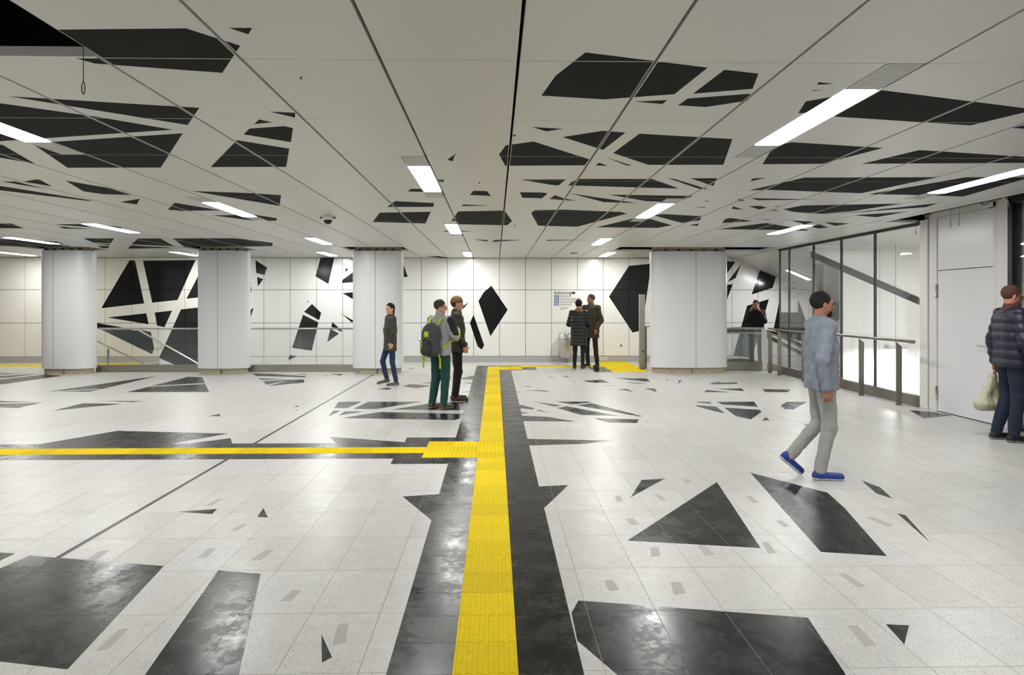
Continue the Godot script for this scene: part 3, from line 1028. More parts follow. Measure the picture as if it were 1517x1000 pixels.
func build_right_side() -> void:
	# glass wall
	var w := structure("window_1", "glass wall in front of the escalator shaft")
	var at := [10.87, 12.22, 13.42, 14.6, 15.82, 16.35]
	for i in at.size() - 1:
		var st := tool()
		bx(st, P(GLASS_X - 0.008, 0.17, at[i] + 0.012), P(GLASS_X + 0.008, CEILING_Y - 0.04, at[i + 1] - 0.012))
		obj("glass_pane", st, M.glass, w)
	for i in at.size():
		obj("mullion", rounded(P(GLASS_X - 0.012, 0.17, at[i] - 0.016), P(GLASS_X + 0.03, CEILING_Y - 0.02, at[i] + 0.016), 0.003), M.dark_metal, w)
	obj("head_rail", rounded(P(GLASS_X - 0.03, CEILING_Y - 0.045, 10.87), P(GLASS_X + 0.05, CEILING_Y + 0.02, 16.37), 0.003), M.dark_metal, w)
	for i in 5:
		obj("steel_kerb", rounded(P(GLASS_X - 0.04, 0.0, at[i] + 0.002), P(GLASS_X + 0.06, 0.17, at[i + 1] - 0.002), 0.003), M.steel_dull, w)
	# guard rail in front of it
	var g := thing("guard_rail", "brushed steel guard rail on flat posts before the glass wall", "handrail", P(6.4, 0, 13.5))
	for z in [11.1, 12.25, 13.42, 14.56, 15.81, 16.35]:
		var st := tool()
		var k: float = -(z - 13.5)
		hexa(st, [Vector3(-0.045, 0, k + 0.008), Vector3(0.045, 0, k + 0.008), Vector3(0.045, 0, k - 0.008), Vector3(-0.045, 0, k - 0.008),
			Vector3(-0.045, 1.005, k + 0.008), Vector3(0.045, 0.93, k + 0.008), Vector3(0.045, 0.93, k - 0.008), Vector3(-0.045, 1.005, k - 0.008)])
		obj("post", st, M.steel_dull, g)
	var hr := tool(true)
	tube(hr, [Vector3(-0.03, 1.03, 2.85), Vector3(-0.03, 1.03, -2.9)], 0.023, 12)
	obj("handrail", hr, M.steel, g)
	obj("rail_end_cap", rounded(Vector3(-0.056, 1.004, 2.74), Vector3(-0.004, 1.056, 2.86), 0.01), M.steel_dull, g)
	# door wall
	var wr := structure("wall_right", "white wall with a steel door and bare concrete above")
	obj("wall_pier", rounded(P(6.60, 0, 8.98), P(6.85, 2.98, 9.2), 0.004), M.frame_white, wr)
	var up := tool()
	bx(up, P(6.66, 2.98, 8.98), P(6.85, 5.2, 10.9))
	obj("concrete_lintel", up, M.concrete, wr)
	var far := tool()
	bx(far, P(6.62, -0.3, -7), P(6.85, 5.2, 4.2))
	obj("wall_face", far, M.plaster, wr)
	obj("corner_post", rounded(P(6.585, 0, 10.66), P(6.78, 2.9, 10.86), 0.005), M.frame_white, wr)
	var dr := structure("door_1", "white steel door with fixed upper panel")
	obj("door_frame", rounded(P(6.60, 0, 10.46), P(6.80, 2.97, 10.64), 0.004), M.frame_white, dr)
	obj("door_frame", rounded(P(6.605, 0, 9.21), P(6.80, 2.97, 9.27), 0.004), M.frame_white, dr)
	obj("door_frame", rounded(P(6.605, 2.90, 9.21), P(6.80, 2.985, 10.6), 0.004), M.frame_white, dr)
	obj("leaf", rounded(P(6.615, 0.012, 9.275), P(6.68, 2.10, 10.455), 0.004), M.door_white, dr)
	obj("upper_panel", rounded(P(6.615, 2.11, 9.275), P(6.68, 2.895, 10.455), 0.004), M.door_white, dr)
	for y in [0.28, 1.8]:
		var h := tool(true)
		tube(h, [P(6.60, y - 0.1, 10.462), P(6.60, y + 0.1, 10.462)], 0.014, 10)
		obj("hinge", h, M.steel, dr)
	var hd := tool(true)
	tube(hd, [P(6.615, 1.04, 9.36), P(6.56, 1.04, 9.36), P(6.553, 1.04, 9.375), P(6.55, 1.04, 9.50)], 0.011, 8)
	obj("door_handle", hd, M.steel_bright, dr)
	var ky := tool(true)
	tube(ky, [P(6.62, 0.95, 9.36), P(6.598, 0.95, 9.36)], 0.018, 10)
	obj("lock_cylinder", ky, M.steel_bright, dr)
	# dark glazed front beside the door, partly out of the picture
	var sh := structure("window_2", "dark glazed front right of the door")
	for z in [8.93, 6.6, 4.25]:
		obj("steel_frame", rounded(P(6.58, 0, z - 0.04), P(6.72, 2.95, z + 0.04), 0.004), M.dark_metal, sh)
	for z in [[4.29, 6.56], [6.64, 8.89]]:
		var st := tool()
		bx(st, P(6.64, 0.1, z[0]), P(6.655, 2.9, z[1]))
		obj("glass_pane", st, M.glass, sh)
	obj("head_rail", rounded(P(6.58, 2.9, 4.2), P(6.72, 3.02, 8.97), 0.004), M.dark_metal, sh)
	var dk := tool()
	bx(dk, P(11.0, -0.3, 4.0), P(11.1, 3.2, 10.6))
	bx(dk, P(6.66, -0.3, 4.0), P(11.1, 0.0, 10.6))
	bx(dk, P(6.66, 3.02, 4.0), P(11.1, 3.1, 10.6))
	bx(dk, P(6.85, -0.3, 4.0), P(11.1, 3.1, 4.1))
	bx(dk, P(6.86, -0.3, 10.5), P(11.1, 3.1, 10.6))
	bx(dk, P(6.62, 3.02, 4.2), P(6.7, 5.2, 9.0))
	obj("room_behind", dk, M.raw_concrete, sh)
	# shaft behind the glass wall
	var ws := structure("wall_shaft", "white panel walls of the escalator shaft behind the glass")
	var slope := 0.425
	var soffit_y := func(x: float) -> float: return CEILING_Y - (x - 6.6) * slope
	var pans := [7.53, 8.4, 9.3, 10.2, 11.1]
	for i in 4:
		var a: float = pans[i]
		var b: float = pans[i + 1]
		slab_part(ws, "shaft_panel", [Vector2(a + 0.004, -3.2), Vector2(b - 0.004, -3.2), Vector2(b - 0.004, soffit_y.call(b) - 0.16), Vector2(a + 0.004, soffit_y.call(a) - 0.16)], 15.3, 15.34, M.wall_enamel)
		slab_part(ws, "shaft_panel", [Vector2(a + 0.004, soffit_y.call(a) + 0.004), Vector2(b - 0.004, soffit_y.call(b) + 0.004), Vector2(b - 0.004, CEILING_Y), Vector2(a + 0.004, CEILING_Y)], 15.3, 15.34, M.wall_enamel)
	slab_part(ws, "shaft_panel", [Vector2(6.68, soffit_y.call(6.68) + 0.004), Vector2(7.526, soffit_y.call(7.526) + 0.004), Vector2(7.526, CEILING_Y), Vector2(6.68, CEILING_Y)], 15.3, 15.34, M.wall_enamel)
	tag(slab_part(ws, "sloping_beam", [Vector2(6.9, soffit_y.call(6.9) - 0.13), Vector2(11.1, soffit_y.call(11.1) - 0.16), Vector2(11.1, soffit_y.call(11.1)), Vector2(6.9, soffit_y.call(6.9))], 15.28, 15.36, M.dark_metal), "dark sloping beam edge")
	for i in 5:
		var a := 6.62 + i * 0.9
		var b := a + 0.892
		var st := tool()
		hexa(st, [P(a, soffit_y.call(a), 15.36), P(b, soffit_y.call(b), 15.36), P(b, soffit_y.call(b), WALL_DEPTH), P(a, soffit_y.call(a), WALL_DEPTH),
			P(a, soffit_y.call(a) + 0.04, 15.36), P(b, soffit_y.call(b) + 0.04, 15.36), P(b, soffit_y.call(b) + 0.04, WALL_DEPTH), P(a, soffit_y.call(a) + 0.04, WALL_DEPTH)])
		obj("soffit_panel", st, M.ceiling_white_0, ws)
	for i in 4:
		var st := tool()
		bx(st, P(6.68 + i * 1.1, CEILING_Y, 10.87), P(6.672 + (i + 1) * 1.1, CEILING_Y + 0.04, 15.3))
		obj("shaft_ceiling_panel", st, M.ceiling_white_1, ws)
	var pit := tool()
	bx(pit, P(5.3, -3.4, 10.7), P(11.2, -3.2, 19.9))
	bx(pit, P(11.1, -3.4, 10.7), P(11.3, 5.2, 19.9))
	bx(pit, P(6.66, -3.4, 10.65), P(11.2, 5.2, 10.85))
	bx(pit, P(6.62, -3.4, 10.85), P(6.66, -0.005, 16.4))
	bx(pit, P(5.36, -3.4, 16.84), P(7.0, -0.01, 16.9))
	bx(pit, P(5.36, -3.4, 16.9), P(5.42, -0.02, 19.6))
	obj("shaft_wall", pit, M.plaster, ws)
	# lamp hanging low in the shaft
	var lp := thing("shaft_lamp", "white box lamp hanging low behind the glass wall", "lamp", P(8.35, 0.72, 14.6))
	obj("lamp_body", rounded(Vector3(-0.2, -0.06, -0.1), Vector3(0.2, 0.03, 0.1), 0.01), M.lamp_housing, lp)
	obj("lamp_diffuser", rounded(Vector3(-0.19, -0.072, -0.09), Vector3(0.19, -0.058, 0.09), 0.004), M.lamp_diffuser, lp)
	var cd := tool()
	tube(cd, [Vector3(0, 0.03, 0), Vector3(0, CEILING_Y - 0.72, 0)], 0.004, 6)
	obj("cord", cd, M.dark_metal, lp)
	var al := AreaLight3D.new()
	al.name = "lamp_light"
	al.area_size = Vector2(0.36, 0.16)
	al.rotation.x = -PI / 2
	al.position = Vector3(0, -0.085, 0)
	al.light_energy = 5.0
	al.shadow_enabled = true
	lp.add_child(al)

	# lamp on the sloping soffit over the escalator, and an unseen one added to brighten the shaft wall
	for q in [["lamp on the sloping soffit above the escalator", P(7.78, soffit_y.call(7.78) - 0.012, 18.0), -atan(slope), 0.62], ["added unseen lamp brightening the shaft wall, hidden by the door wall", P(9.0, CEILING_Y - 0.012, 12.6), 0.0, 1.4]]:
		var el := thing("shaft_soffit_or_added_lamp", q[0], "ceiling lamp", q[1])
		el.rotation.z = q[2]
		obj("lamp_body", rounded(Vector3(-q[3] / 2 - 0.02, -0.02, -0.11), Vector3(q[3] / 2 + 0.02, 0.01, 0.11), 0.004), M.lamp_housing, el)
		obj("lamp_diffuser", rounded(Vector3(-q[3] / 2, -0.03, -0.095), Vector3(q[3] / 2, -0.018, 0.095), 0.003), M.lamp_diffuser, el)
		var ea := AreaLight3D.new()
		ea.name = "lamp_light"
		ea.area_size = Vector2(q[3], 0.18)
		ea.rotation.x = -PI / 2
		ea.position = Vector3(0, -0.04, 0)
		ea.light_energy = LAMP_ENERGY * (1.0 if q[3] < 1.0 else 1.6)
		ea.shadow_enabled = true
		el.add_child(ea)

func slab_part(parent: Node, called: String, pts: Array, face: float, back: float, m: Material) -> MeshInstance3D:
	var st := tool()
	slab(st, PackedVector2Array(pts), face, back, true)
	return obj(called, st, m, parent)

# ---------------------------------------------------------------- stairwell at left
func balustrade(label: String, xs: Array, depth: float, base_h := 0.17) -> void:
	var n := xs.size()
	var t := thing("glass_balustrade", label, "balustrade", P(xs[0], 0, depth), 0, "glass balustrades round the stair openings")
	for i in n - 1:
		var a: float = xs[i] - xs[0]
		var b: float = xs[i + 1] - xs[0]
		obj("steel_base", rounded(Vector3(a + 0.001, 0, -0.06), Vector3(b - 0.001, base_h, 0.02), 0.003), M.steel, t)
		var st := tool()
		bx(st, Vector3(a + 0.006, base_h, -0.03), Vector3(b - 0.006, 1.0, -0.012))
		obj("glass_pane", st, M.glass_tinted, t)
	var r := tool(true)
	tube(r, [Vector3(0, 1.02, -0.02), Vector3(xs[n - 1] - xs[0], 1.02, -0.02)], 0.021, 10)
	obj("handrail", r, M.steel_bright, t)

func build_stairwell() -> void:
	balustrade("glass balustrade between the first and second column", [-9.4, -8.02, -6.7], 16.88)
	balustrade("glass balustrade between the second and third column", [-5.9, -4.62, -3.2], 16.88)
	for q in [["wall_stairwell_front", P(-9.2, -3.4, 16.84), P(-2.75, -0.01, 16.9)], ["wall_stairwell_right", P(-2.79, -3.4, 16.9), P(-2.75, -0.01, WALL_DEPTH)], ["wall_stairwell_left", P(-9.26, -3.4, 16.9), P(-9.205, -0.01, WALL_DEPTH)], ["floor_stairwell", P(-9.2, -3.4, 16.9), P(-2.8, -3.2, WALL_DEPTH)]]:
		var st := tool()
		bx(st, q[1], q[2])
		obj("lining", st, M.plaster, structure(q[0], "white lining of the stair opening"))
	var fl := thing("stair_flight", "grey stone stairs going down behind the left balustrades", "stairs", P(-9.2, 0, 18.2))
	for i in 14:
		obj("step", rounded(Vector3(i * 0.3, -0.17 * (i + 1) - 0.17, -1.3), Vector3(i * 0.3 + 0.32, -0.17 * (i + 1), 1.25), 0.006), M.baseboard_stone, fl)
	for a in [["near stair handrail sloping down to the second column", 17.25, -8.6, 0.98, 0.577, 4.0, false], ["far stair handrail sloping down beside the yellow patch", 18.75, -10.75, 0.80, 0.5, 4.6, true]]:
		var t := thing("stair_handrail", a[0], "handrail", P(a[2], 0, a[1]), 0, "stair handrails")
		var r := tool(true)
		tube(r, [Vector3(-0.14, a[3], 0), Vector3(0, a[3], 0), Vector3(a[5], a[3] - a[4] * a[5], 0)], 0.02, 10)
		obj("rail_tube", r, M.steel_bright, t)
		if a[6]:
			var p := tool(true)
			tube(p, [Vector3(0.62, 0.0, 0), Vector3(0.62, 0.42, 0)], 0.03, 10)
			tube(p, [Vector3(0.62, 0.42, 0), Vector3(0.62, 0.5, 0)], 0.012, 8)
			obj("post", p, M.steel_dull, t)
		else:
			for x in [0.55, 1.9]:
				var p := tool(true)
				tube(p, [Vector3(x, a[3] - a[4] * x, 0), Vector3(x, a[3] - a[4] * x - 0.12, 0), Vector3(x, a[3] - a[4] * x - 0.14, 0.33)], 0.009, 8)
				obj("bracket", p, M.steel_dull, t)

# ---------------------------------------------------------------- escalator
func build_escalator() -> void:
	balustrade("short glass balustrade right of the widest column", [5.42, 5.98, 6.5], 16.95, 0.2)
	obj("end_post", rounded(Vector3(1.02, 0, -0.06), Vector3(1.13, 1.0, 0.03), 0.006), M.frame_white, get_node("glass_balustrade_002"))
	var e := thing("escalator", "escalator going down behind the glass wall, black handrails", "escalator", P(5.9, 0, 18.0))
	var path := func(y: float) -> Array:
		var out := []
		for q in [[-0.35, 0.0], [0.7, 0.0], [0.95, -0.03], [1.2, -0.13], [1.45, -0.26], [4.9, -2.0]]: out.append(Vector3(q[0], y + q[1], 0))
		return out
	for z in [-0.62, 0.62]:
		var st := tool()
		var lo: Array = path.call(-0.35)
		var hi: Array = path.call(0.16)
		for i in lo.size() - 1:
			hexa(st, [lo[i] + Vector3(0, 0, z + 0.09), lo[i + 1] + Vector3(0, 0, z + 0.09), lo[i + 1] + Vector3(0, 0, z - 0.09), lo[i] + Vector3(0, 0, z - 0.09),
				hi[i] + Vector3(0, 0, z + 0.09), hi[i + 1] + Vector3(0, 0, z + 0.09), hi[i + 1] + Vector3(0, 0, z - 0.09), hi[i] + Vector3(0, 0, z - 0.09)])
		obj("skirt_panel", st, M.steel, e)
		var gl := tool()
		lo = path.call(0.16)
		hi = path.call(0.9)
		for i in lo.size() - 1:
			hexa(gl, [lo[i] + Vector3(0, 0, z + 0.006), lo[i + 1] + Vector3(0, 0, z + 0.006), lo[i + 1] + Vector3(0, 0, z - 0.006), lo[i] + Vector3(0, 0, z - 0.006),
				hi[i] + Vector3(0, 0, z + 0.006), hi[i + 1] + Vector3(0, 0, z + 0.006), hi[i + 1] + Vector3(0, 0, z - 0.006), hi[i] + Vector3(0, 0, z - 0.006)])
		obj("glass_balustrade", gl, M.glass_tinted, e)
		var hr := tool(true)
		var pts: Array = [Vector3(-0.42, 0.62, z), Vector3(-0.5, 0.78, z), Vector3(-0.42, 0.92, z)]
		for p in path.call(0.95): pts.append(p + Vector3(0, 0, z))
		tube(hr, pts, 0.042, 10)
		obj("handrail", hr, M.rubber_black, e)
		var tr := tool()
		lo = path.call(0.87)
		hi = path.call(0.91)
		for i in lo.size() - 1:
			hexa(tr, [lo[i] + Vector3(0, 0, z + 0.03), lo[i + 1] + Vector3(0, 0, z + 0.03), lo[i + 1] + Vector3(0, 0, z - 0.03), lo[i] + Vector3(0, 0, z - 0.03),
				hi[i] + Vector3(0, 0, z + 0.03), hi[i + 1] + Vector3(0, 0, z + 0.03), hi[i + 1] + Vector3(0, 0, z - 0.03), hi[i] + Vector3(0, 0, z - 0.03)])
		obj("handrail_track", tr, M.steel, e)
	obj("landing_plate", rounded(Vector3(-0.45, -0.05, -0.55), Vector3(0.72, 0.0, 0.55), 0.004), M.steel_dull, e)
	for i in 10:
		var y := -0.03 - 0.2 * i - (0.0 if i else 0.0)
		obj("step", rounded(Vector3(0.74 + i * 0.4, y - 0.3, -0.5), Vector3(1.14 + i * 0.4, y, 0.5), 0.006), M.dark_metal, e)

# ---------------------------------------------------------------- signs, bin, camera, wires
func lettering(text: String, size: float, m: Material, parent: Node, at: Vector3, bold := false, called := "lettering") -> MeshInstance3D:
	var t := TextMesh.new()
	var f := SystemFont.new()
	f.font_names = PackedStringArray(["Droid Sans"])
	if bold: f.font_weight = 700
	t.font = f
	t.text = text
	t.font_size = 32
	t.pixel_size = size / 32.0
	t.depth = 0.002
	t.horizontal_alignment = HORIZONTAL_ALIGNMENT_LEFT
	t.vertical_alignment = VERTICAL_ALIGNMENT_CENTER
	var o := put(called, t, m, parent)
	o.position = at
	return o

func arrow(w: float, h: float, flip: bool) -> SurfaceTool:
	var st := tool()
	var p := PackedVector2Array([Vector2(0, 0.3), Vector2(0.55, 0.3), Vector2(0.5, 0.0), Vector2(0.62, 0.0), Vector2(1, 0.5), Vector2(0.62, 1.0), Vector2(0.5, 1.0), Vector2(0.55, 0.7), Vector2(0, 0.7)])
	for i in p.size():
		p[i] = Vector2((1.0 - p[i].x if flip else p[i].x) * w, (p[i].y - 0.5) * h)
	if flip: p.reverse()
	slab(st, p, -0.002, 0.0, true)
	return st

func sign_board(t: Node3D, w: float, title: String, flip: bool, s: float) -> void:
	lettering(title, 0.098 * s, M.sign_black, t, Vector3(0.035 * s, -0.075 * s, 0.003), true, "title_lettering")
	var a := obj("arrow", arrow(0.15 * s, 0.075 * s, flip), M.sign_black, t)
	a.position = Vector3(w - 0.20 * s, -0.075 * s, 0.002)
	var lines := [["U71", "Benrath"], ["U72", "Volmerswerth"], ["U73", "Universität"], ["U83", "Benrath"]]
	for i in 4:
		var y := (-0.165 - i * 0.078) * s
		var b := obj("line_badge", rounded(Vector3(0.035 * s, y - 0.034 * s, 0.0), Vector3(0.185 * s, y + 0.034 * s, 0.003), 0.001), M.sign_blue, t)
		lettering(lines[i][0], 0.078 * s, M.sign_white, b, Vector3(0.05 * s, y, 0.004), true, "line_number")
		lettering(lines[i][1], 0.088 * s, M.sign_grey, t, Vector3(0.205 * s, y, 0.003), false, "destination_lettering")
	for q in [[0.205, 0.225, -0.49], [0.235, 0.29, -0.49], [0.30, 0.40, -0.49], [0.41, 0.43, -0.49], [0.205, 0.23, -0.53], [0.25, 0.30, -0.53], [0.315, 0.325, -0.53]]:
		obj("fine_print", rounded(Vector3(q[0] * s, (q[2] - 0.009) * s, 0.001), Vector3(q[1] * s, (q[2] + 0.009) * s, 0.003), 0.0004), M.sign_grey, t)

func build_fittings() -> void:
	# direction sign printed on the rear wall
	var s := thing("platform_sign", "direction sign on the rear wall left of the couple, arrow right", "sign", P(1.60, 1.985, WALL_DEPTH))
	obj("sign_film", rounded(Vector3(0.0, -0.56, 0.0), Vector3(0.69, 0.0, 0.0015), 0.0005), M.wall_enamel, s)
	sign_board(s, 0.69, "Bahnsteig 2", false, 1.0)
	var s2 := thing("platform_sign", "white direction sign seen through the glass wall, arrow left", "sign", P(7.93, 2.11, WALL_DEPTH))
	obj("sign_plate", rounded(Vector3(0.0, -0.74, 0.0), Vector3(0.52, 0.0, 0.004), 0.001), M.sign_white, s2)
	sign_board(s2, 0.52, "Bahnsteig 1", true, 0.86)
	# waste bin on the rear wall
	var b := thing("waste_bin", "stainless steel waste bin fixed to the rear wall", "bin", P(1.93, 0.13, WALL_DEPTH - 0.2))
	var st := tool(true)
	lathe(st, Vector3.ZERO, [[0.0, 0.0], [0.165, 0.0], [0.18, 0.012], [0.18, 0.66], [0.172, 0.672], [0.155, 0.672], [0.155, 0.62], [0.0, 0.6]], 28)
	obj("bin_body", st, M.steel_bright, b)
	obj("wall_bracket", rounded(Vector3(-0.05, 0.1, -0.2), Vector3(0.05, 0.6, -0.15), 0.004), M.steel_dull, b)
	st = tool(true)
	lathe(st, Vector3(0, 0.5, 0), [[0.1815, 0.0], [0.1835, 0.004], [0.1835, 0.02], [0.1815, 0.024]], 28)
	obj("rim_band", st, M.steel_dull, b)
	# help point beside the widest column
	var h := thing("help_point", "tall flat stainless steel help point post beside the widest column", "help point", P(3.60, 0, 17.3))
	obj("post_body", rounded(Vector3(-0.065, 0, -0.06), Vector3(0.065, 1.84, 0.06), 0.006), M.steel, h)
	for y in [1.5, 1.62]:
		obj("button", rounded(Vector3(-0.062, y, 0.058), Vector3(-0.04, y + 0.03, 0.066), 0.003), M.steel_bright, h)
	var lk := tool(true)
	tube(lk, [Vector3(0.01, 0.45, 0.055), Vector3(0.01, 0.45, 0.066)], 0.022, 12)
	obj("lock", lk, M.dark_metal, h)
	var bt := thing("steel_barrier", "low steel barrier end between help point and widest column", "barrier", P(3.76, 0, 17.5))
	obj("barrier_panel", rounded(Vector3(-0.06, 0, -0.03), Vector3(0.0, 1.03, 0.03), 0.005), M.steel_dull, bt)
	obj("barrier_arm", rounded(Vector3(-0.06, 1.03, -0.03), Vector3(0.36, 1.06, 0.03), 0.004), M.steel, bt)
	for y in [0.3, 0.85]:
		var k := tool(true)
		tube(k, [Vector3(-0.01, y, 0.028), Vector3(-0.01, y, 0.045)], 0.018, 10)
		obj("bolt_cap", k, M.steel_bright, bt)
	# small plate on the baseboard
	var pl := thing("wall_plate", "small white printed plate on the baseboard by the couple", "plate", P(2.84, 0.045, WALL_DEPTH - 0.007))
	obj("plate", rounded(Vector3(0, 0, 0), Vector3(0.27, 0.08, 0.003), 0.001), M.sign_white, pl)
	for i in 4: obj("printed_mark", rounded(Vector3(0.03 + i * 0.06, 0.025, 0.003), Vector3(0.062 + i * 0.06, 0.055, 0.0036), 0.0002), M.sign_grey, pl)
	var ws := thing("wall_socket", "tiny grey key switch on the rear wall left of the help point", "switch", P(3.50, 0.45, WALL_DEPTH))
	obj("switch_plate", rounded(Vector3(-0.025, -0.025, 0), Vector3(0.025, 0.025, 0.012), 0.003), M.sign_grey, ws)
	obj("key_hole", rounded(Vector3(-0.006, -0.006, 0.011), Vector3(0.006, 0.006, 0.015), 0.002), M.steel_bright, ws)
	# dome camera
	var c := thing("dome_camera", "white and black dome security camera under the ceiling", "camera", P(-2.42, CEILING_Y, 10.3))
	st = tool(true)
	lathe(st, Vector3.ZERO, [[0.0, -0.06], [0.075, -0.06], [0.08, -0.05], [0.08, -0.015], [0.07, 0.0], [0.0, 0.0]], 24)
	obj("camera_body", st, M.sign_white, c)
	st = tool(true)
	lathe(st, Vector3(0, -0.055, 0), [[0.0, -0.066], [0.03, -0.06], [0.05, -0.042], [0.06, -0.018], [0.062, 0.0]], 24)
	obj("dome", st, M.rubber_black, c)
	for sx in [-1.0, 1.0]:
		obj("mounting_ear", rounded(Vector3(sx * 0.075, -0.035, -0.012), Vector3(sx * 0.115, -0.015, 0.012), 0.004), M.dark_metal, c)
	# ceiling loudspeaker near the rear wall
	var sp := thing("ceiling_speaker", "small white ceiling device near the rear wall", "speaker", P(1.97, CEILING_Y, 17.72))
	st = tool(true)
	lathe(st, Vector3.ZERO, [[0.0, -0.06], [0.07, -0.058], [0.09, -0.04], [0.09, 0.0]], 20)
	obj("speaker_body", st, M.sign_white, sp)
	obj("mounting_bar", rounded(Vector3(-0.09, -0.012, 0.1), Vector3(0.1, 0.0, 0.13), 0.003), M.dark_metal, sp)
	# suspension wires left hanging where panels are missing
	wire("hanging wire with snap hook under the open ceiling bay", -2.10, 3.655, 5.2, 2.665, 1.0)
	wire("hanging wire in front of the glass wall top", 6.28, 10.45, 5.2, 2.63, 1.0)
	wire("left one of two hanging wires in front of the door's upper panel", 6.2, 9.52, 5.2, 2.635, 1.0)
	wire("right one of two hanging wires in front of the door's upper panel", 6.2, 9.34, 5.2, 2.64, 1.0)
	# coiled cables over the door
	var k1 := thing("cable_coil", "loose coil of grey cable hanging above the door", "cable", P(6.6, 2.98, 9.35))
	st = tool(true)
	var pts := []
	for i in 40:
		var w := TAU * 1.6 * i / 39.0
		pts.append(Vector3(-0.02 - 0.03 * sin(w * 0.5), 0.12 - 0.14 * (1 - cos(w)) * 0.5 - 0.002 * i, sin(w) * 0.11 + 0.002 * i))
	tube(st, pts, 0.008, 6)
	obj("cable_loop", st, M.sign_grey, k1)
	st = tool(true)
	tube(st, [Vector3(-0.01, 0.2, 0.1), Vector3(-0.03, 0.06, 0.22), Vector3(-0.03, 0.0, 0.33), Vector3(-0.02, -0.05, 0.40), Vector3(-0.02, -0.13, 0.42)], 0.008, 6)
	obj("cable_tail", st, M.sign_white, k1)

func wire(label: String, x: float, depth: float, top: float, bottom: float, _s: float) -> void:
	var t := thing("suspension_wire", label, "wire", P(x, bottom, depth), 0, "loose ceiling suspension wires")
	var st := tool(true)
	tube(st, [Vector3(0, 0.075, 0), Vector3(0, top - bottom, 0)], 0.0022, 6)
	obj("wire_strand", st, M.sign_grey, t)
	st = tool(true)
	var pts := []
	for i in 17:
		var w := TAU * i / 16.0
		pts.append(Vector3(sin(w) * 0.008, 0.045 - cos(w) * 0.032, 0))
	tube(st, pts, 0.003, 6, false)
	obj("snap_hook", st, M.steel_dull, t)

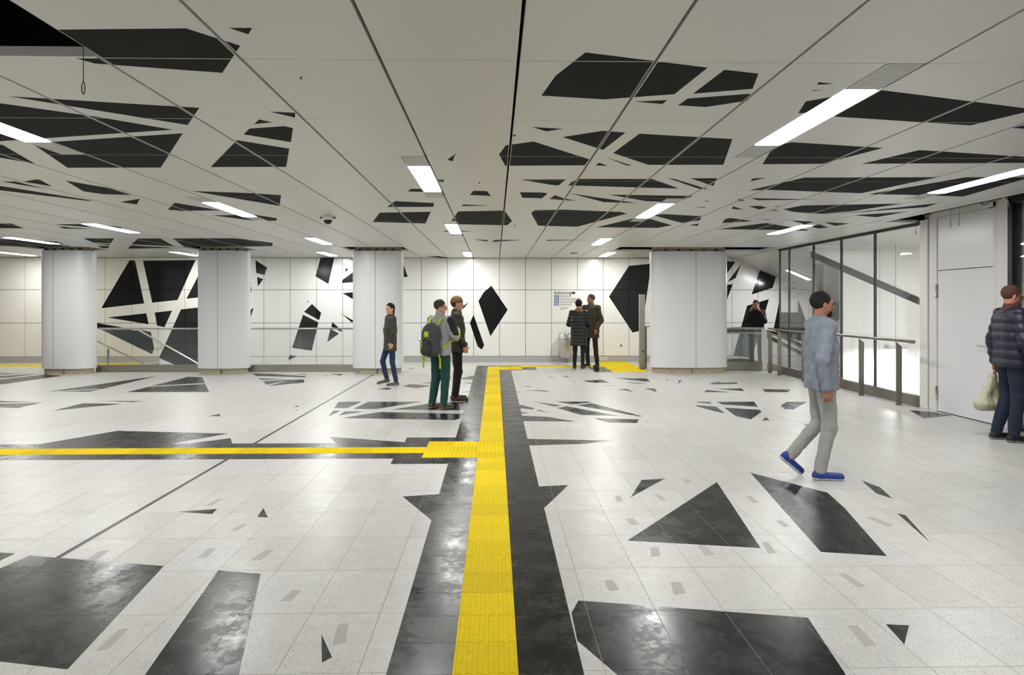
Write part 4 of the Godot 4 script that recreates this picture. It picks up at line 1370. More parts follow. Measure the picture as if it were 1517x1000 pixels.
# ---------------------------------------------------------------- people
class Field:  # a distance field on a grid, meshed as surface nets
	var lo: Vector3
	var nx: int
	var ny: int
	var nz: int
	var c: float
	var d := PackedFloat32Array()

	func _init(a: Vector3, b: Vector3, cell: float) -> void:
		lo = a
		c = cell
		nx = int(ceil((b.x - a.x) / cell)) + 1
		ny = int(ceil((b.y - a.y) / cell)) + 1
		nz = int(ceil((b.z - a.z) / cell)) + 1
		d.resize(nx * ny * nz)
		d.fill(1.0)

	func capsule(a: Vector3, b: Vector3, ra: float, rb: float, k := 0.03, flat := 1.0) -> void:
		var m := maxf(ra, rb) * maxf(1.0, 1.0 / flat) + k + 2.5 * c
		var l := a.min(b) - Vector3(m, m, m)
		var h := a.max(b) + Vector3(m, m, m)
		var ba := b - a
		var l2 := maxf(ba.length_squared(), 1e-9)
		for z in range(maxi(0, int((l.z - lo.z) / c)), mini(nz, int((h.z - lo.z) / c) + 2)):
			for y in range(maxi(0, int((l.y - lo.y) / c)), mini(ny, int((h.y - lo.y) / c) + 2)):
				var row := (z * ny + y) * nx
				for x in range(maxi(0, int((l.x - lo.x) / c)), mini(nx, int((h.x - lo.x) / c) + 2)):
					var p := lo + Vector3(x, y, z) * c - a
					var t := clampf(p.dot(ba) / l2, 0.0, 1.0)
					var q := p - ba * t
					q.z *= flat
					var v := q.length() - lerpf(ra, rb, t)
					var o := d[row + x]
					if k > 0.0:
						var s := maxf(k - absf(o - v), 0.0) / k
						v = minf(o, v) - s * s * k * 0.25
					else:
						v = minf(o, v)
					d[row + x] = v

	func ball(at: Vector3, r: Vector3, turn := Basis.IDENTITY, k := 0.02) -> void:
		var m := maxf(r.x, maxf(r.y, r.z)) + k + 2.5 * c
		var least := minf(r.x, minf(r.y, r.z))
		var inv := turn.inverse()
		for z in range(maxi(0, int((at.z - m - lo.z) / c)), mini(nz, int((at.z + m - lo.z) / c) + 2)):
			for y in range(maxi(0, int((at.y - m - lo.y) / c)), mini(ny, int((at.y + m - lo.y) / c) + 2)):
				var row := (z * ny + y) * nx
				for x in range(maxi(0, int((at.x - m - lo.x) / c)), mini(nx, int((at.x + m - lo.x) / c) + 2)):
					var p := inv * (lo + Vector3(x, y, z) * c - at)
					var v := ((p / r).length() - 1.0) * least
					var o := d[row + x]
					if k > 0.0:
						var s := maxf(k - absf(o - v), 0.0) / k
						v = minf(o, v) - s * s * k * 0.25
					else:
						v = minf(o, v)
					d[row + x] = v

	func cut(at: Vector3, n: Vector3) -> void:  # keeps what lies behind the plane
		for z in nz:
			for y in ny:
				var row := (z * ny + y) * nx
				for x in nx:
					var o := d[row + x]
					if o < 0.2:
						d[row + x] = maxf(o, (lo + Vector3(x, y, z) * c - at).dot(n))

	func quilt(amp: float, period: float, from: float) -> void:  # rounded bands round the body
		for z in nz:
			for y in ny:
				var w := lo.y + y * c - from
				var a := amp * (1.0 - 2.0 * absf(sin(PI * w / period)))
				var row := (z * ny + y) * nx
				for x in nx:
					if absf(d[row + x]) < 0.06: d[row + x] += a

	func wrinkle(n: FastNoiseLite, amp: float) -> void:
		for z in nz:
			for y in ny:
				var row := (z * ny + y) * nx
				for x in nx:
					if absf(d[row + x]) < 0.03: d[row + x] += amp * n.get_noise_3d(x * c * 100.0, y * c * 60.0, z * c * 100.0)

	func net(V: PackedVector3Array, N: PackedVector3Array, I: PackedInt32Array) -> Array:
		var idx := PackedInt32Array()
		idx.resize(d.size())
		idx.fill(-1)
		var sx := 1
		var sy := nx
		var sz := nx * ny
		var far := 2.0 * c
		for z in nz - 1:
			for y in ny - 1:
				for x in nx - 1:
					var i := (z * ny + y) * nx + x
					var d0 := d[i]
					if d0 > far or d0 < -far: continue
					var e := [d0, d[i + sx], d[i + sy], d[i + sx + sy], d[i + sz], d[i + sx + sz], d[i + sy + sz], d[i + sx + sy + sz]]
					var inside := 0
					for v in e:
						if v < 0.0: inside += 1
					if inside == 0 or inside == 8: continue
					var sum := Vector3.ZERO
					var cnt := 0
					for a in 8:
						for bit in [1, 2, 4]:
							if a & bit: continue
							var b: int = a | bit
							if (e[a] < 0.0) != (e[b] < 0.0):
								var t: float = e[a] / (e[a] - e[b])
								sum += Vector3((a & 1) + (t if bit == 1 else 0.0), ((a >> 1) & 1) + (t if bit == 2 else 0.0), ((a >> 2) & 1) + (t if bit == 4 else 0.0))
								cnt += 1
					idx[i] = V.size()
					V.append(lo + (Vector3(x, y, z) + sum / cnt) * c)
					N.append(Vector3(e[1] + e[3] + e[5] + e[7] - e[0] - e[2] - e[4] - e[6], e[2] + e[3] + e[6] + e[7] - e[0] - e[1] - e[4] - e[5], e[4] + e[5] + e[6] + e[7] - e[0] - e[1] - e[2] - e[3]).normalized())
		for z in range(1, nz - 1):
			for y in range(1, ny - 1):
				for x in range(1, nx - 1):
					var i := (z * ny + y) * nx + x
					if idx[i] < 0 and absf(d[i]) > far: continue
					for axis in 3:
						var step: int = [sx, sy, sz][axis]
						var u: int = [sy, sz, sx][axis]
						var w: int = [sz, sx, sy][axis]
						var a := d[i] < 0.0
						if a == (d[i + step] < 0.0): continue
						var q := [idx[i], idx[i - u], idx[i - u - w], idx[i - w]]
						if q.min() < 0: continue
						if a: q.reverse()
						for k in [0, 1, 2, 0, 2, 3]: I.append(q[k])
		return [V, N, I]

func field_mesh(fields: Array) -> ArrayMesh:
	var V := PackedVector3Array()
	var N := PackedVector3Array()
	var I := PackedInt32Array()
	for f in fields:
		var r: Array = f.net(V, N, I)
		V = r[0]
		N = r[1]
		I = r[2]
	var arrays := []
	arrays.resize(Mesh.ARRAY_MAX)
	arrays[Mesh.ARRAY_VERTEX] = V
	arrays[Mesh.ARRAY_NORMAL] = N
	arrays[Mesh.ARRAY_INDEX] = I
	var m := ArrayMesh.new()
	m.add_surface_from_arrays(Mesh.PRIMITIVE_TRIANGLES, arrays)
	return m

const STANDING := {
	"hipL": Vector3(0.09, 0.93, 0), "hipR": Vector3(-0.09, 0.93, 0), "kneeL": Vector3(0.1, 0.5, 0.02), "kneeR": Vector3(-0.1, 0.5, 0.02),
	"ankleL": Vector3(0.105, 0.09, -0.03), "ankleR": Vector3(-0.105, 0.09, -0.03), "toeL": Vector3(0.125, 0.03, 0.15), "toeR": Vector3(-0.125, 0.03, 0.15),
	"heelL": Vector3(0.1, 0.04, -0.065), "heelR": Vector3(-0.1, 0.04, -0.065),
	"shoulderL": Vector3(0.175, 1.425, -0.01), "shoulderR": Vector3(-0.175, 1.425, -0.01), "elbowL": Vector3(0.235, 1.14, -0.03), "elbowR": Vector3(-0.235, 1.14, -0.03),
	"wristL": Vector3(0.245, 0.9, 0.05), "wristR": Vector3(-0.245, 0.9, 0.05), "handL": Vector3(0, -1, 0.15), "handR": Vector3(0, -1, 0.15)}

func cloth(called: String, c: Color, rough := 0.85) -> StandardMaterial3D:
	if M.has(called): return M[called]
	var m := mat(called, c, rough)
	m.rim_enabled = true
	m.rim = 0.08
	m.rim_tint = 0.6
	return m

func hand_field(wrist: Vector3, dir: Vector3, inward: Vector3, front: Vector3, curl: float) -> Field:
	dir = dir.normalized()
	var palm_n := (inward - dir * inward.dot(dir)).normalized()      # the palm faces the thigh
	var across := (front - dir * front.dot(dir) - palm_n * front.dot(palm_n)).normalized()  # towards the thumb
	var f := Field.new(wrist - Vector3(0.17, 0.22, 0.17), wrist + Vector3(0.17, 0.22, 0.17), 0.0055)
	var lens := [0.072, 0.08, 0.074, 0.058]
	f.capsule(wrist - dir * 0.03, wrist + dir * 0.02, 0.026, 0.027, 0.01)
	for i in 4:
		var k := wrist + dir * (0.088 - 0.004 * absf(i - 1.2)) + across * (0.03 - 0.02 * i)
		f.capsule(wrist + dir * 0.015 + across * (0.014 - 0.01 * i), k, 0.018, 0.0125, 0.012)
		var p := k
		var v := dir
		var bend := across.cross(dir).dot(palm_n)
		for j in 3:
			v = v.rotated(across, curl * (0.6 + 0.35 * j) * (1.0 if bend > 0.0 else -1.0)).normalized()
			var q: Vector3 = p + v * lens[i] * [0.45, 0.32, 0.25][j]
			f.capsule(p, q, 0.0098 - 0.0008 * j, 0.0092 - 0.0008 * j, 0.003)
			p = q
	var t0 := wrist + dir * 0.025 + across * 0.02
	var t1 := t0 + (dir * 0.6 + across * 0.7 + palm_n * 0.3).normalized() * 0.042
	var t2 := t1 + (dir * 0.9 + across * 0.25 + palm_n * 0.35).normalized() * 0.032
	f.capsule(t0, t1, 0.016, 0.0115, 0.01)
	f.capsule(t1, t2, 0.0112, 0.009, 0.004)
	return f

func make_person(label: String, at: Vector3, turn: float, height: float, o: Dictionary) -> Node3D:
	var t := thing("person", label, "person", at, turn, o.get("group", ""))
	t.scale = Vector3.ONE * height / 1.75
	var J: Dictionary = STANDING.duplicate()
	for k in o.get("pose", {}): J[k] = o.pose[k]
	var lean: Vector3 = o.get("lean", Vector3.ZERO)           # how far the shoulders are ahead of the hips
	var nod := Basis(Vector3.UP, o.get("head_turn", 0.0)) * Basis(Vector3.RIGHT, o.get("head_tilt", 0.0))
	var head := Vector3(0, 1.632, 0.012) + lean * 1.25
	var H := func(v: Vector3) -> Vector3: return head + nod * v
	var chest := Vector3(0, 1.32, 0) + lean
	var cell: float = o.get("cell", 0.014)
	var creases := noise(77, 0.09, FastNoiseLite.TYPE_SIMPLEX, 3)
	# body: one skin, finer at head and hands
	var body := Field.new(Vector3(-0.42, 0.0, -0.5), Vector3(0.42, 1.56, 0.62), 0.02)
	body.capsule(Vector3(-0.07, 0.96, 0), Vector3(0.07, 0.96, 0), 0.085, 0.085, 0.05)
	body.capsule(Vector3(0, 0.98, 0), chest, 0.09, 0.095, 0.06)
	body.capsule(chest + Vector3(-0.08, 0.02, 0), chest + Vector3(0.08, 0.02, 0), 0.085, 0.085, 0.06)
	body.capsule(chest + Vector3(0, 0.1, -0.01), head + Vector3(0, -0.1, -0.02), 0.06, 0.052, 0.04)
	for s in ["L", "R"]:
		body.capsule(J["hip" + s], J["knee" + s], 0.07, 0.048, 0.04)
		body.capsule(J["knee" + s], J["ankle" + s], 0.048, 0.034, 0.02)
		body.capsule(J["heel" + s], J["toe" + s], 0.03, 0.024, 0.02)
		body.capsule(chest + Vector3(0, 0.09, 0), J["shoulder" + s] + lean, 0.05, 0.045, 0.04)
		body.capsule(J["shoulder" + s] + lean, J["elbow" + s] + lean * 0.6, 0.042, 0.036, 0.02)
		body.capsule(J["elbow" + s] + lean * 0.6, J["wrist" + s] + lean * 0.3, 0.035, 0.025, 0.02)
	var hf := Field.new(head + Vector3(-0.13, -0.2, -0.14), head + Vector3(0.13, 0.15, 0.15), 0.0065)
	hf.ball(H.call(Vector3(0, 0.03, -0.012)), Vector3(0.074, 0.086, 0.092), nod, 0.0)
	hf.capsule(H.call(Vector3(0, -0.015, 0.03)), H.call(Vector3(0, -0.082, 0.05)), 0.06, 0.034, 0.025)
	hf.capsule(H.call(Vector3(-0.032, -0.045, 0.012)), H.call(Vector3(0.032, -0.045, 0.012)), 0.04, 0.04, 0.03)
	hf.capsule(H.call(Vector3(-0.028, 0.02, 0.074)), H.call(Vector3(0.028, 0.02, 0.074)), 0.013, 0.013, 0.014)
	hf.capsule(H.call(Vector3(0, 0.006, 0.085)), H.call(Vector3(0, -0.034, 0.104)), 0.008, 0.0135, 0.012)
	hf.capsule(H.call(Vector3(-0.016, -0.062, 0.081)), H.call(Vector3(0.016, -0.062, 0.081)), 0.0075, 0.0075, 0.008)
	for s in [-1.0, 1.0]:
		hf.ball(H.call(Vector3(s * 0.076, -0.008, -0.008)), Vector3(0.011, 0.03, 0.018), nod, 0.006)
	hf.capsule(H.call(Vector3(0, -0.05, -0.02)), chest + Vector3(0, 0.14, -0.01), 0.052, 0.056, 0.025)
	var skins := [body, hf]
	for s in ["L", "R"]:
		if not o.get("no_hands", false):
			var side := -1.0 if s == "L" else 1.0
			skins.append(hand_field(J["wrist" + s] + lean * 0.3, J["hand" + s], Vector3(side, 0, 0), o.get("thumb", Vector3(0, 0, 1)), o.get("curl", 0.45)))
	put("body", field_mesh(skins), cloth("skin_" + o.get("skin", "fair"), Color(0.80, 0.60, 0.50) if o.get("skin", "fair") == "fair" else Color(0.66, 0.45, 0.36), 0.55), t)
	for s in [-1.0, 1.0]:
		var e := SphereMesh.new()
		e.radius = 0.0105
		e.height = 0.021
		e.radial_segments = 10
		e.rings = 6
		put("eye", e, mat("eye_dark", Color(0.13, 0.1, 0.09), 0.2) if not M.has("eye_dark") else M.eye_dark, t).position = H.call(Vector3(s * 0.031, 0.002, 0.078))
	# hair or hat
	var hat: String = o.get("hat", "hair")
	var hair := Field.new(head + Vector3(-0.15, -0.3, -0.17), head + Vector3(0.15, 0.17, 0.15), 0.0075)
	if hat == "beanie":
		hair.ball(H.call(Vector3(0, 0.048, -0.014)), Vector3(0.088, 0.1, 0.106), nod, 0.0)
		hair.cut(H.call(Vector3(0, 0.032, 0)), nod * Vector3(0, -1, 0.12).normalized())
		var fold := Field.new(head + Vector3(-0.15, -0.08, -0.17), head + Vector3(0.15, 0.16, 0.15), 0.0075)
		fold.ball(H.call(Vector3(0, 0.04, -0.014)), Vector3(0.094, 0.09, 0.112), nod, 0.0)
		fold.cut(H.call(Vector3(0, 0.022, 0)), nod * Vector3(0, -1, 0.12).normalized())
		fold.cut(H.call(Vector3(0, 0.066, 0)), nod * Vector3(0, 1, -0.12).normalized())
		put("beanie", field_mesh([hair]), cloth("beanie_" + o.hat_name, o.hat_color), t)
		put("beanie_fold", field_mesh([fold]), cloth("beanie_" + o.hat_name, o.hat_color), t)
		var nape := Field.new(head + Vector3(-0.13, -0.12, -0.16), head + Vector3(0.13, 0.1, 0.1), 0.0075)
		nape.ball(H.call(Vector3(0, 0.02, -0.02)), Vector3(0.081, 0.09, 0.096), nod, 0.0)
		nape.cut(H.call(Vector3(0, 0, -0.005)), nod * Vector3(0, 0.2, 1).normalized())
		nape.cut(H.call(Vector3(0, -0.05, 0)), nod * Vector3(0, -1, 0))
		put("hair", field_mesh([nape]), cloth("hair_" + o.hair_name, o.hair_color, 0.85), t)
	else:
		hair.ball(H.call(Vector3(0, 0.036, -0.018)), Vector3(0.084, 0.094, 0.1), nod, 0.0)
		if hat == "long":
			hair.capsule(H.call(Vector3(0, 0.0, -0.05)), H.call(Vector3(0, -0.12, -0.07)), 0.075, 0.06, 0.03)
			hair.cut(H.call(Vector3(0, -0.16, 0)), nod * Vector3(0, -1, 0))
			hair.cut(H.call(Vector3(0, 0.035, 0.05)), nod * Vector3(0, -0.55, 0.83))
		elif hat == "hood":
			hair.ball(H.call(Vector3(0, 0.02, -0.02)), Vector3(0.1, 0.12, 0.11), nod, 0.02)
			hair.cut(H.call(Vector3(0, 0.02, 0.06)), nod * Vector3(0, -0.25, 0.95).normalized())
		else:
			hair.cut(H.call(Vector3(0, 0.062, 0.068)), nod * Vector3(0, -0.62, 0.78))
			hair.cut(H.call(Vector3(0, -0.065, -0.05)), nod * Vector3(0, -0.85, 0.5).normalized())
		hair.wrinkle(creases, 0.006)
		put("hood" if hat == "hood" else "hair", field_mesh([hair]), cloth("hair_" + o.hair_name, o.hair_color, 0.85), t)
	if o.has("beard"):
		var bd := Field.new(head + Vector3(-0.12, -0.16, -0.1), head + Vector3(0.12, 0.05, 0.14), 0.0065)
		bd.capsule(H.call(Vector3(0, -0.05, 0.035)), H.call(Vector3(0, -0.088, 0.05)), 0.052, 0.04, 0.02)
		bd.cut(H.call(Vector3(0, -0.05, 0.05)), nod * Vector3(0, 0.8, 0.3).normalized())
		put("beard", field_mesh([bd]), cloth("hair_" + o.hair_name, o.hair_color, 0.9), t)
	if o.has("glasses"):
		var gl := tool(true)
		for s in [-1.0, 1.0]:
			var ring := []
			for k in 17: ring.append(H.call(Vector3(s * 0.034 + cos(TAU * k / 16.0) * 0.024, 0.0 + sin(TAU * k / 16.0) * 0.017, 0.096)))
			tube(gl, ring, 0.0025, 5, false)
			tube(gl, [H.call(Vector3(s * 0.058, 0.004, 0.095)), H.call(Vector3(s * 0.08, 0.006, 0.02)), H.call(Vector3(s * 0.082, -0.004, -0.01))], 0.0025, 5)
		tube(gl, [H.call(Vector3(-0.01, 0.004, 0.1)), H.call(Vector3(0.01, 0.004, 0.1))], 0.0025, 5)
		obj("glasses", gl, M.dark_metal, t)
	# trousers
	var tr := Field.new(Vector3(-0.3, 0.0, -0.55), Vector3(0.3, 1.1, 0.6), cell)
	tr.capsule(Vector3(-0.07, 0.97, 0), Vector3(0.07, 0.97, 0), 0.108, 0.108, 0.04)
	var wide: float = o.get("leg_width", 1.0)
	for s in ["L", "R"]:
		tr.capsule(J["hip" + s], J["knee" + s], 0.092 * wide, 0.068 * wide, 0.035)
		tr.capsule(J["knee" + s], J["ankle" + s], 0.068 * wide, 0.055 * wide, 0.02)
	tr.cut(Vector3(0, 1.06, 0), Vector3.UP)
	for s in ["L", "R"]:
		if J["ankle" + s].y < 0.1: tr.cut(Vector3(0, 0.05, 0), Vector3.DOWN)
	tr.wrinkle(creases, 0.009)
	put("trousers", field_mesh([tr]), cloth("trousers_" + o.trousers_name, o.trousers_color), t)
	# shoes with soles
	for s in ["L", "R"]:
		var heel: Vector3 = J["heel" + s]
		var toe: Vector3 = J["toe" + s]
		var sf := Field.new(heel.min(toe) - Vector3(0.1, 0.08, 0.1), heel.max(toe) + Vector3(0.1, 0.13, 0.1), 0.008)
		sf.capsule(heel, toe, 0.043, 0.036, 0.02)
		sf.capsule(heel + Vector3(0, 0.02, 0.03), J["ankle" + s] + Vector3(0, 0.005, 0), 0.044, 0.044, 0.03)
		var along := (toe - heel).normalized()
		var down := -(along.cross(Vector3.RIGHT)).normalized()
		if down.y > 0: down = -down
		sf.cut(heel + down * 0.028, down)
		var sh := put("shoe", field_mesh([sf]), cloth("shoe_" + o.shoe_name, o.shoe_color, 0.5), t)
		var so := Field.new(heel.min(toe) - Vector3(0.1, 0.08, 0.1), heel.max(toe) + Vector3(0.1, 0.1, 0.1), 0.008)
		so.capsule(heel, toe, 0.047, 0.04, 0.0)
		so.cut(heel + down * 0.036, down)
		so.cut(heel + down * 0.014, -down)
		put("sole", field_mesh([so]), cloth("sole_" + o.shoe_name, o.sole_color, 0.7), sh)
	# jacket or coat
	var hem: float = o.get("hem", 0.85)
	var bulk: float = o.get("bulk", 1.0)
	var ja := Field.new(Vector3(-0.46, hem - 0.03, -0.5), Vector3(0.46, 1.62, 0.62), cell)
	for s in [-1.0, 1.0]:
		ja.capsule(Vector3(s * 0.085, hem - 0.05, 0), chest + Vector3(s * 0.085, -0.12, 0), 0.122 * bulk * o.get("flare", 1.0), 0.113 * bulk, 0.05)
		ja.capsule(chest + Vector3(s * 0.085, -0.12, 0), chest + Vector3(s * 0.085, 0.02, -0.005), 0.113 * bulk, 0.108 * bulk, 0.05)
	ja.capsule(Vector3(0, hem - 0.05, 0), chest, 0.12 * bulk, 0.11 * bulk, 0.05)
	ja.capsule(chest + Vector3(0, 0.1, -0.01), chest + Vector3(0, 0.185, 0.0), 0.088, 0.078, 0.04)
	for s in ["L", "R"]:
		ja.capsule(chest + Vector3(0, 0.07, 0), J["shoulder" + s] + lean, 0.088, 0.068 * bulk, 0.05)
		ja.capsule(J["shoulder" + s] + lean, J["elbow" + s] + lean * 0.6, 0.068 * bulk, 0.06 * bulk, 0.02)
		ja.capsule(J["elbow" + s] + lean * 0.6, J["wrist" + s] + lean * 0.3, 0.06 * bulk, 0.046 * bulk, 0.02)
	ja.cut(Vector3(0, hem, 0), Vector3.DOWN)
	ja.cut(head + Vector3(0, -0.118, 0), Vector3(0, 1, 0.25).normalized())
	if o.has("quilt"): ja.quilt(0.006, o.quilt, hem)
	else: ja.wrinkle(creases, 0.014)
	put(o.get("jacket_part", "jacket"), field_mesh([ja]), cloth("jacket_" + o.jacket_name, o.jacket_color, o.get("jacket_rough", 0.8)), t)
	if o.has("collar_color"):
		var co := Field.new(chest + Vector3(-0.16, 0.08, -0.16), chest + Vector3(0.16, 0.28, 0.17), 0.01)
		co.capsule(chest + Vector3(0, 0.14, -0.005), chest + Vector3(0, 0.195, 0.005), 0.098, 0.086, 0.02)
		co.cut(chest + Vector3(0, 0.215, 0), Vector3(0, 1, 0.3).normalized())
		co.wrinkle(creases, 0.012)
		put(o.get("collar_part", "collar"), field_mesh([co]), cloth("collar_" + o.jacket_name, o.collar_color), t)
	return t

func build_people() -> void:
	# woman with the backpack
	var w := make_person("person in pale grey jacket and dark green trousers wearing a grey backpack", P(-0.85, 0, 10.95), deg_to_rad(143), 1.67, {
		"hair_name": "grey_brown", "hair_color": Color(0.24, 0.21, 0.19), "glasses": true, "head_turn": deg_to_rad(-48), "head_tilt": deg_to_rad(4),
		"jacket_name": "pale_grey", "jacket_color": Color(0.62, 0.64, 0.65), "hem": 0.86, "trousers_name": "green", "trousers_color": Color(0.09, 0.27, 0.26), "leg_width": 1.08,
		"shoe_name": "olive", "shoe_color": Color(0.25, 0.25, 0.2), "sole_color": Color(0.7, 0.62, 0.42),
		"collar_part": "folded_hood", "collar_color": Color(0.6, 0.62, 0.63),
		"pose": {"elbowR": Vector3(-0.3, 1.16, 0.02), "wristR": Vector3(-0.17, 1.25, 0.24), "handR": Vector3(0.5, 0.6, 0.3), "elbowL": Vector3(0.28, 1.16, 0.02), "wristL": Vector3(0.16, 1.22, 0.24), "handL": Vector3(-0.5, 0.6, 0.2), "ankleL": Vector3(0.1, 0.09, -0.08), "heelL": Vector3(0.1, 0.04, -0.115), "toeL": Vector3(0.13, 0.03, 0.1)}})
	sleeve_patches(w)
	build_backpack(w)
	make_person("person in brown beanie, dark olive jacket and black trousers", P(-0.64, 0, 11.85), deg_to_rad(97), 1.72, {
		"hat": "beanie", "hat_name": "tan", "hat_color": Color(0.40, 0.30, 0.17), "hair_name": "brown", "hair_color": Color(0.22, 0.15, 0.1), "head_turn": deg_to_rad(-8),
		"jacket_name": "olive_brown", "jacket_color": Color(0.20, 0.19, 0.15), "hem": 0.82, "bulk": 1.1, "trousers_name": "black", "trousers_color": Color(0.05, 0.05, 0.055),
		"shoe_name": "brown", "shoe_color": Color(0.27, 0.13, 0.09), "sole_color": Color(0.16, 0.08, 0.06), "collar_color": Color(0.27, 0.22, 0.15), "collar_part": "scarf",
		"pose": {"elbowL": Vector3(0.27, 1.12, -0.06), "wristL": Vector3(0.2, 0.95, 0.12), "elbowR": Vector3(-0.27, 1.12, -0.06), "wristR": Vector3(-0.2, 0.95, 0.12)}})
	make_person("person in long black quilted coat and black cap seen from behind", P(2.07, 0, 17.5), deg_to_rad(165), 1.70, {
		"hat": "beanie", "hat_name": "black", "hat_color": Color(0.04, 0.045, 0.05), "hair_name": "black", "hair_color": Color(0.05, 0.04, 0.04),
		"jacket_part": "coat", "jacket_name": "black_quilt", "jacket_color": Color(0.035, 0.037, 0.045), "jacket_rough": 0.45, "hem": 0.58, "bulk": 1.02, "flare": 1.08, "quilt": 0.085, "trousers_name": "black", "trousers_color": Color(0.05, 0.05, 0.055), "leg_width": 0.85,
		"shoe_name": "black", "shoe_color": Color(0.04, 0.04, 0.045), "sole_color": Color(0.5, 0.5, 0.5), "collar_color": Color(0.52, 0.36, 0.14), "collar_part": "fur_collar",
		"pose": {"elbowL": Vector3(0.27, 1.13, 0.05), "wristL": Vector3(0.12, 1.1, 0.22), "elbowR": Vector3(-0.27, 1.13, 0.05), "wristR": Vector3(-0.12, 1.05, 0.22), "handL": Vector3(-1, 0.1, 0.2), "handR": Vector3(1, 0.1, 0.2)}})
	make_person("tall person in brown parka and grey scarf facing the one in black", P(2.45, 0, 18.05), deg_to_rad(-38), 1.85, {
		"hair_name": "dark_brown", "hair_color": Color(0.16, 0.12, 0.1), "skin": "ruddy", "head_turn": deg_to_rad(-22),
		"jacket_part": "parka", "jacket_name": "brown_parka", "jacket_color": Color(0.23, 0.19, 0.13), "hem": 0.70, "bulk": 1.05, "trousers_name": "charcoal", "trousers_color": Color(0.11, 0.11, 0.12), "leg_width": 0.9,
		"shoe_name": "black", "shoe_color": Color(0.04, 0.04, 0.045), "sole_color": Color(0.1, 0.1, 0.1), "collar_color": Color(0.35, 0.36, 0.38), "collar_part": "scarf",
		"pose": {"elbowL": Vector3(0.26, 1.12, -0.03), "wristL": Vector3(0.21, 0.93, 0.1), "elbowR": Vector3(-0.26, 1.12, -0.03), "wristR": Vector3(-0.21, 0.93, 0.1), "hipL": Vector3(0.1, 0.93, 0), "ankleL": Vector3(0.17, 0.09, 0.0), "kneeL": Vector3(0.14, 0.5, 0.03), "toeL": Vector3(0.2, 0.03, 0.18), "heelL": Vector3(0.165, 0.04, -0.035)}})
	make_person("person in olive green coat and blue jeans walking past the third column", P(-2.06, 0, 13.95), deg_to_rad(-62), 1.62, {
		"hat": "long", "hair_name": "black", "hair_color": Color(0.05, 0.04, 0.04), "head_turn": deg_to_rad(28),
		"jacket_part": "coat", "jacket_name": "olive_coat", "jacket_color": Color(0.21, 0.22, 0.18), "hem": 0.74, "bulk": 0.92, "trousers_name": "blue_jeans", "trousers_color": Color(0.13, 0.19, 0.32), "leg_width": 0.85,
		"shoe_name": "sneaker", "shoe_color": Color(0.28, 0.30, 0.28), "sole_color": Color(0.8, 0.78, 0.68),
		"pose": {"kneeL": Vector3(0.08, 0.5, -0.02), "ankleL": Vector3(0.08, 0.1, -0.1), "heelL": Vector3(0.08, 0.04, -0.13), "toeL": Vector3(0.09, 0.03, 0.08), "kneeR": Vector3(-0.08, 0.52, 0.14), "ankleR": Vector3(-0.08, 0.15, 0.05), "heelR": Vector3(-0.08, 0.1, 0.02), "toeR": Vector3(-0.09, 0.06, 0.23), "elbowL": Vector3(0.24, 1.13, 0.02), "elbowR": Vector3(-0.24, 1.13, -0.06), "wristL": Vector3(0.2, 0.93, 0.04), "wristR": Vector3(-0.2, 0.93, 0.02)}})
	make_person("person in navy quilted jacket and jeans at the right picture edge", P(6.06, 0, 8.2), deg_to_rad(84), 1.82, {
		"hair_name": "chestnut", "hair_color": Color(0.27, 0.16, 0.1), "glasses": true, "skin": "ruddy", "head_turn": deg_to_rad(-6), "head_tilt": deg_to_rad(10), "cell": 0.012, "curl": 0.7,
		"jacket_name": "navy_quilt", "jacket_color": Color(0.055, 0.075, 0.16), "jacket_rough": 0.5, "hem": 0.83, "bulk": 1.09, "quilt": 0.1, "trousers_name": "dark_jeans", "trousers_color": Color(0.09, 0.12, 0.2), "leg_width": 1.05,
		"shoe_name": "black", "shoe_color": Color(0.04, 0.04, 0.045), "sole_color": Color(0.05, 0.05, 0.05), "collar_color": Color(0.27, 0.16, 0.11),
		"pose": {"elbowR": Vector3(-0.27, 1.13, -0.02), "wristR": Vector3(-0.26, 0.89, 0.08), "elbowL": Vector3(0.27, 1.13, -0.05), "wristL": Vector3(0.25, 0.88, -0.03), "ankleL": Vector3(0.1, 0.09, -0.1), "heelL": Vector3(0.1, 0.04, -0.135), "toeL": Vector3(0.12, 0.03, 0.08)}})
	build_carrier_bag()
	make_person("person striding past in pale blue-grey jacket, pale trousers and blue running shoes", P(3.02, 0, 6.5), deg_to_rad(88), 1.72, {
		"hair_name": "black", "hair_color": Color(0.05, 0.04, 0.04), "beard": true, "skin": "ruddy", "cell": 0.012, "curl": 0.8,
		"jacket_name": "pale_blue_grey", "jacket_color": Color(0.50, 0.53, 0.58), "hem": 0.84, "trousers_name": "pale_grey", "trousers_color": Color(0.62, 0.62, 0.61),
		"shoe_name": "blue", "shoe_color": Color(0.10, 0.20, 0.52), "sole_color": Color(0.75, 0.76, 0.8),
		"pose": {"kneeR": Vector3(-0.09, 0.5, 0.04), "ankleR": Vector3(-0.09, 0.09, -0.05), "heelR": Vector3(-0.09, 0.04, -0.08), "toeR": Vector3(-0.1, 0.03, 0.135), "kneeL": Vector3(0.09, 0.51, 0.02), "ankleL": Vector3(0.09, 0.19, -0.26), "heelL": Vector3(0.09, 0.17, -0.31), "toeL": Vector3(0.09, 0.045, -0.16), "elbowR": Vector3(-0.26, 1.13, -0.1), "wristR": Vector3(-0.25, 0.87, -0.06), "elbowL": Vector3(0.25, 1.14, 0.06), "wristL": Vector3(0.22, 0.95, 0.22)}})
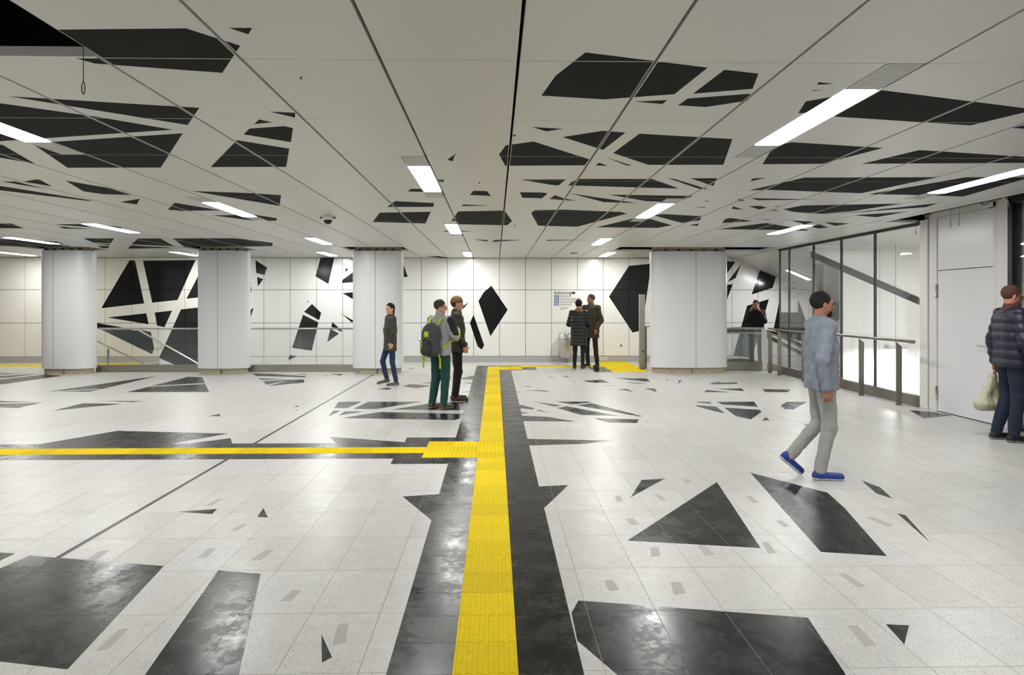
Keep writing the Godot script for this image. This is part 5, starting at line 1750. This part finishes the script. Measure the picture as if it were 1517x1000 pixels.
	make_person("dark clothed person with both hands raised to the face at the escalator", P(6.64, 0, 17.9), deg_to_rad(-28), 1.70, {
		"hair_name": "black", "hair_color": Color(0.05, 0.04, 0.04), "skin": "ruddy",
		"jacket_name": "black", "jacket_color": Color(0.045, 0.045, 0.05), "hem": 0.8, "trousers_name": "black", "trousers_color": Color(0.05, 0.05, 0.055),
		"shoe_name": "black", "shoe_color": Color(0.04, 0.04, 0.045), "sole_color": Color(0.1, 0.1, 0.1),
		"pose": {"elbowL": Vector3(0.24, 1.2, 0.16), "wristL": Vector3(0.1, 1.5, 0.17), "elbowR": Vector3(-0.24, 1.2, 0.16), "wristR": Vector3(-0.1, 1.5, 0.17), "handL": Vector3(-0.4, 1, 0.3), "handR": Vector3(0.4, 1, 0.3)}})

func sleeve_patches(w: Node3D) -> void:  # yellow trims and dark yokes on the pale jacket
	for a in [[Vector3(-0.235, 1.42, -0.005), Vector3(-0.30, 1.2, 0.02), 0.072, "jacket_dark_yoke", Color(0.13, 0.13, 0.15)], [Vector3(-0.285, 1.15, 0.05), Vector3(-0.22, 1.21, 0.16), 0.066, "jacket_yellow_trim", Color(0.80, 0.74, 0.12)]]:
		var f := Field.new(a[0].min(a[1]) - Vector3(0.12, 0.12, 0.12), a[0].max(a[1]) + Vector3(0.12, 0.12, 0.12), 0.01)
		f.capsule(a[0], a[1], a[2], a[2] * 0.9, 0.0)
		put("sleeve_panel", field_mesh([f]), cloth(a[3], a[4]), w)

func build_backpack(w: Node3D) -> void:
	var t := thing("backpack", "grey backpack with yellow trim and straps on the back of the green-trousered person", "backpack", w.position, w.rotation.y)
	var f := Field.new(Vector3(-0.24, 0.78, -0.44), Vector3(0.24, 1.5, -0.06), 0.011)
	f.capsule(Vector3(-0.06, 0.96, -0.23), Vector3(0.06, 0.96, -0.23), 0.105, 0.105, 0.04)
	f.capsule(Vector3(-0.06, 1.22, -0.215), Vector3(0.06, 1.22, -0.215), 0.1, 0.1, 0.04)
	f.capsule(Vector3(0, 0.96, -0.235), Vector3(0, 1.29, -0.21), 0.12, 0.1, 0.05)
	for s in [-1.0, 1.0]: f.capsule(Vector3(s * 0.075, 0.94, -0.225), Vector3(s * 0.06, 1.25, -0.21), 0.1, 0.095, 0.04)
	f.wrinkle(noise(78, 0.08), 0.01)
	put("main_bag", field_mesh([f]), cloth("pack_grey", Color(0.27, 0.28, 0.29)), t)
	var pk := Field.new(Vector3(-0.2, 0.8, -0.46), Vector3(0.2, 1.2, -0.2), 0.01)
	pk.capsule(Vector3(-0.05, 0.95, -0.31), Vector3(0.05, 0.95, -0.31), 0.07, 0.07, 0.02)
	pk.capsule(Vector3(-0.04, 1.06, -0.295), Vector3(0.04, 1.06, -0.295), 0.065, 0.065, 0.04)
	put("front_pocket", field_mesh([pk]), cloth("pack_dark", Color(0.2, 0.21, 0.22)), t)
	var lime := cloth("pack_lime", Color(0.72, 0.78, 0.10))
	obj("emblem_patch", rounded(Vector3(-0.045, 1.16, -0.337), Vector3(0.045, 1.245, -0.305), 0.008), lime, t)
	for s in [-1.0, 1.0]:
		var st := tool(true)
		tube(st, [Vector3(s * 0.09, 1.32, -0.2), Vector3(s * 0.11, 1.43, -0.11), Vector3(s * 0.12, 1.475, 0.0), Vector3(s * 0.135, 1.4, 0.12), Vector3(s * 0.16, 1.25, 0.15), Vector3(s * 0.2, 1.1, 0.08), Vector3(s * 0.17, 0.98, -0.14)], 0.02, 8)
		obj("shoulder_strap", st, lime, t)
		st = tool(true)
		tube(st, [Vector3(s * 0.15, 0.9, -0.22), Vector3(s * 0.175, 0.82, -0.2), Vector3(s * 0.18, 0.66, -0.2)], 0.014, 6)
		obj("hanging_strap", st, lime, t)
	var z := tool(true)
	tube(z, [Vector3(-0.13, 1.0, -0.335), Vector3(-0.1, 1.08, -0.345), Vector3(0, 1.12, -0.36), Vector3(0.1, 1.08, -0.345), Vector3(0.13, 1.0, -0.335)], 0.006, 6)
	obj("zip", z, M.dark_metal, t)
	for k in 4:
		obj("lashing_loop", rounded(Vector3(0.055 + 0.008 * k, 1.1 - k * 0.055, -0.372), Vector3(0.085 + 0.008 * k, 1.07 - k * 0.055, -0.33), 0.006), lime, t)
	var lp := tool(true)
	tube(lp, [Vector3(0.0, 0.87, -0.32), Vector3(0.02, 0.80, -0.33), Vector3(0.05, 0.78, -0.33), Vector3(0.07, 0.8, -0.33), Vector3(0.06, 0.87, -0.32)], 0.012, 6)
	obj("axe_loop", lp, lime, t)
	t.scale = w.scale

func build_carrier_bag() -> void:
	var t := thing("carrier_bag", "pale plastic carrier bag held by the person in navy", "bag", P(6.03, 0.3, 8.5), deg_to_rad(10))
	var f := Field.new(Vector3(-0.24, -0.04, -0.2), Vector3(0.24, 0.62, 0.2), 0.011)
	f.capsule(Vector3(-0.13, 0.08, 0), Vector3(0.13, 0.06, 0), 0.06, 0.06, 0.05, 0.8)
	f.capsule(Vector3(-0.12, 0.1, 0), Vector3(0.02, 0.42, 0), 0.07, 0.025, 0.08)
	f.capsule(Vector3(0.12, 0.08, 0), Vector3(0.03, 0.42, 0), 0.07, 0.025, 0.08)
	f.wrinkle(noise(79, 0.09), 0.016)
	put("bag_body", field_mesh([f]), cloth("bag_film", Color(0.72, 0.695, 0.61), 0.45), t)
	var st := tool(true)
	tube(st, [Vector3(0.0, 0.38, 0.0), Vector3(0.03, 0.46, 0.01), Vector3(0.05, 0.52, 0.01), Vector3(0.07, 0.46, 0.0), Vector3(0.05, 0.38, 0.0)], 0.012, 8)
	obj("bag_handle", st, M["bag_film"], t)
	obj("red_print", rounded(Vector3(0.02, 0.17, 0.072), Vector3(0.14, 0.185, 0.09), 0.003), cloth("bag_print", Color(0.7, 0.25, 0.12)), t)
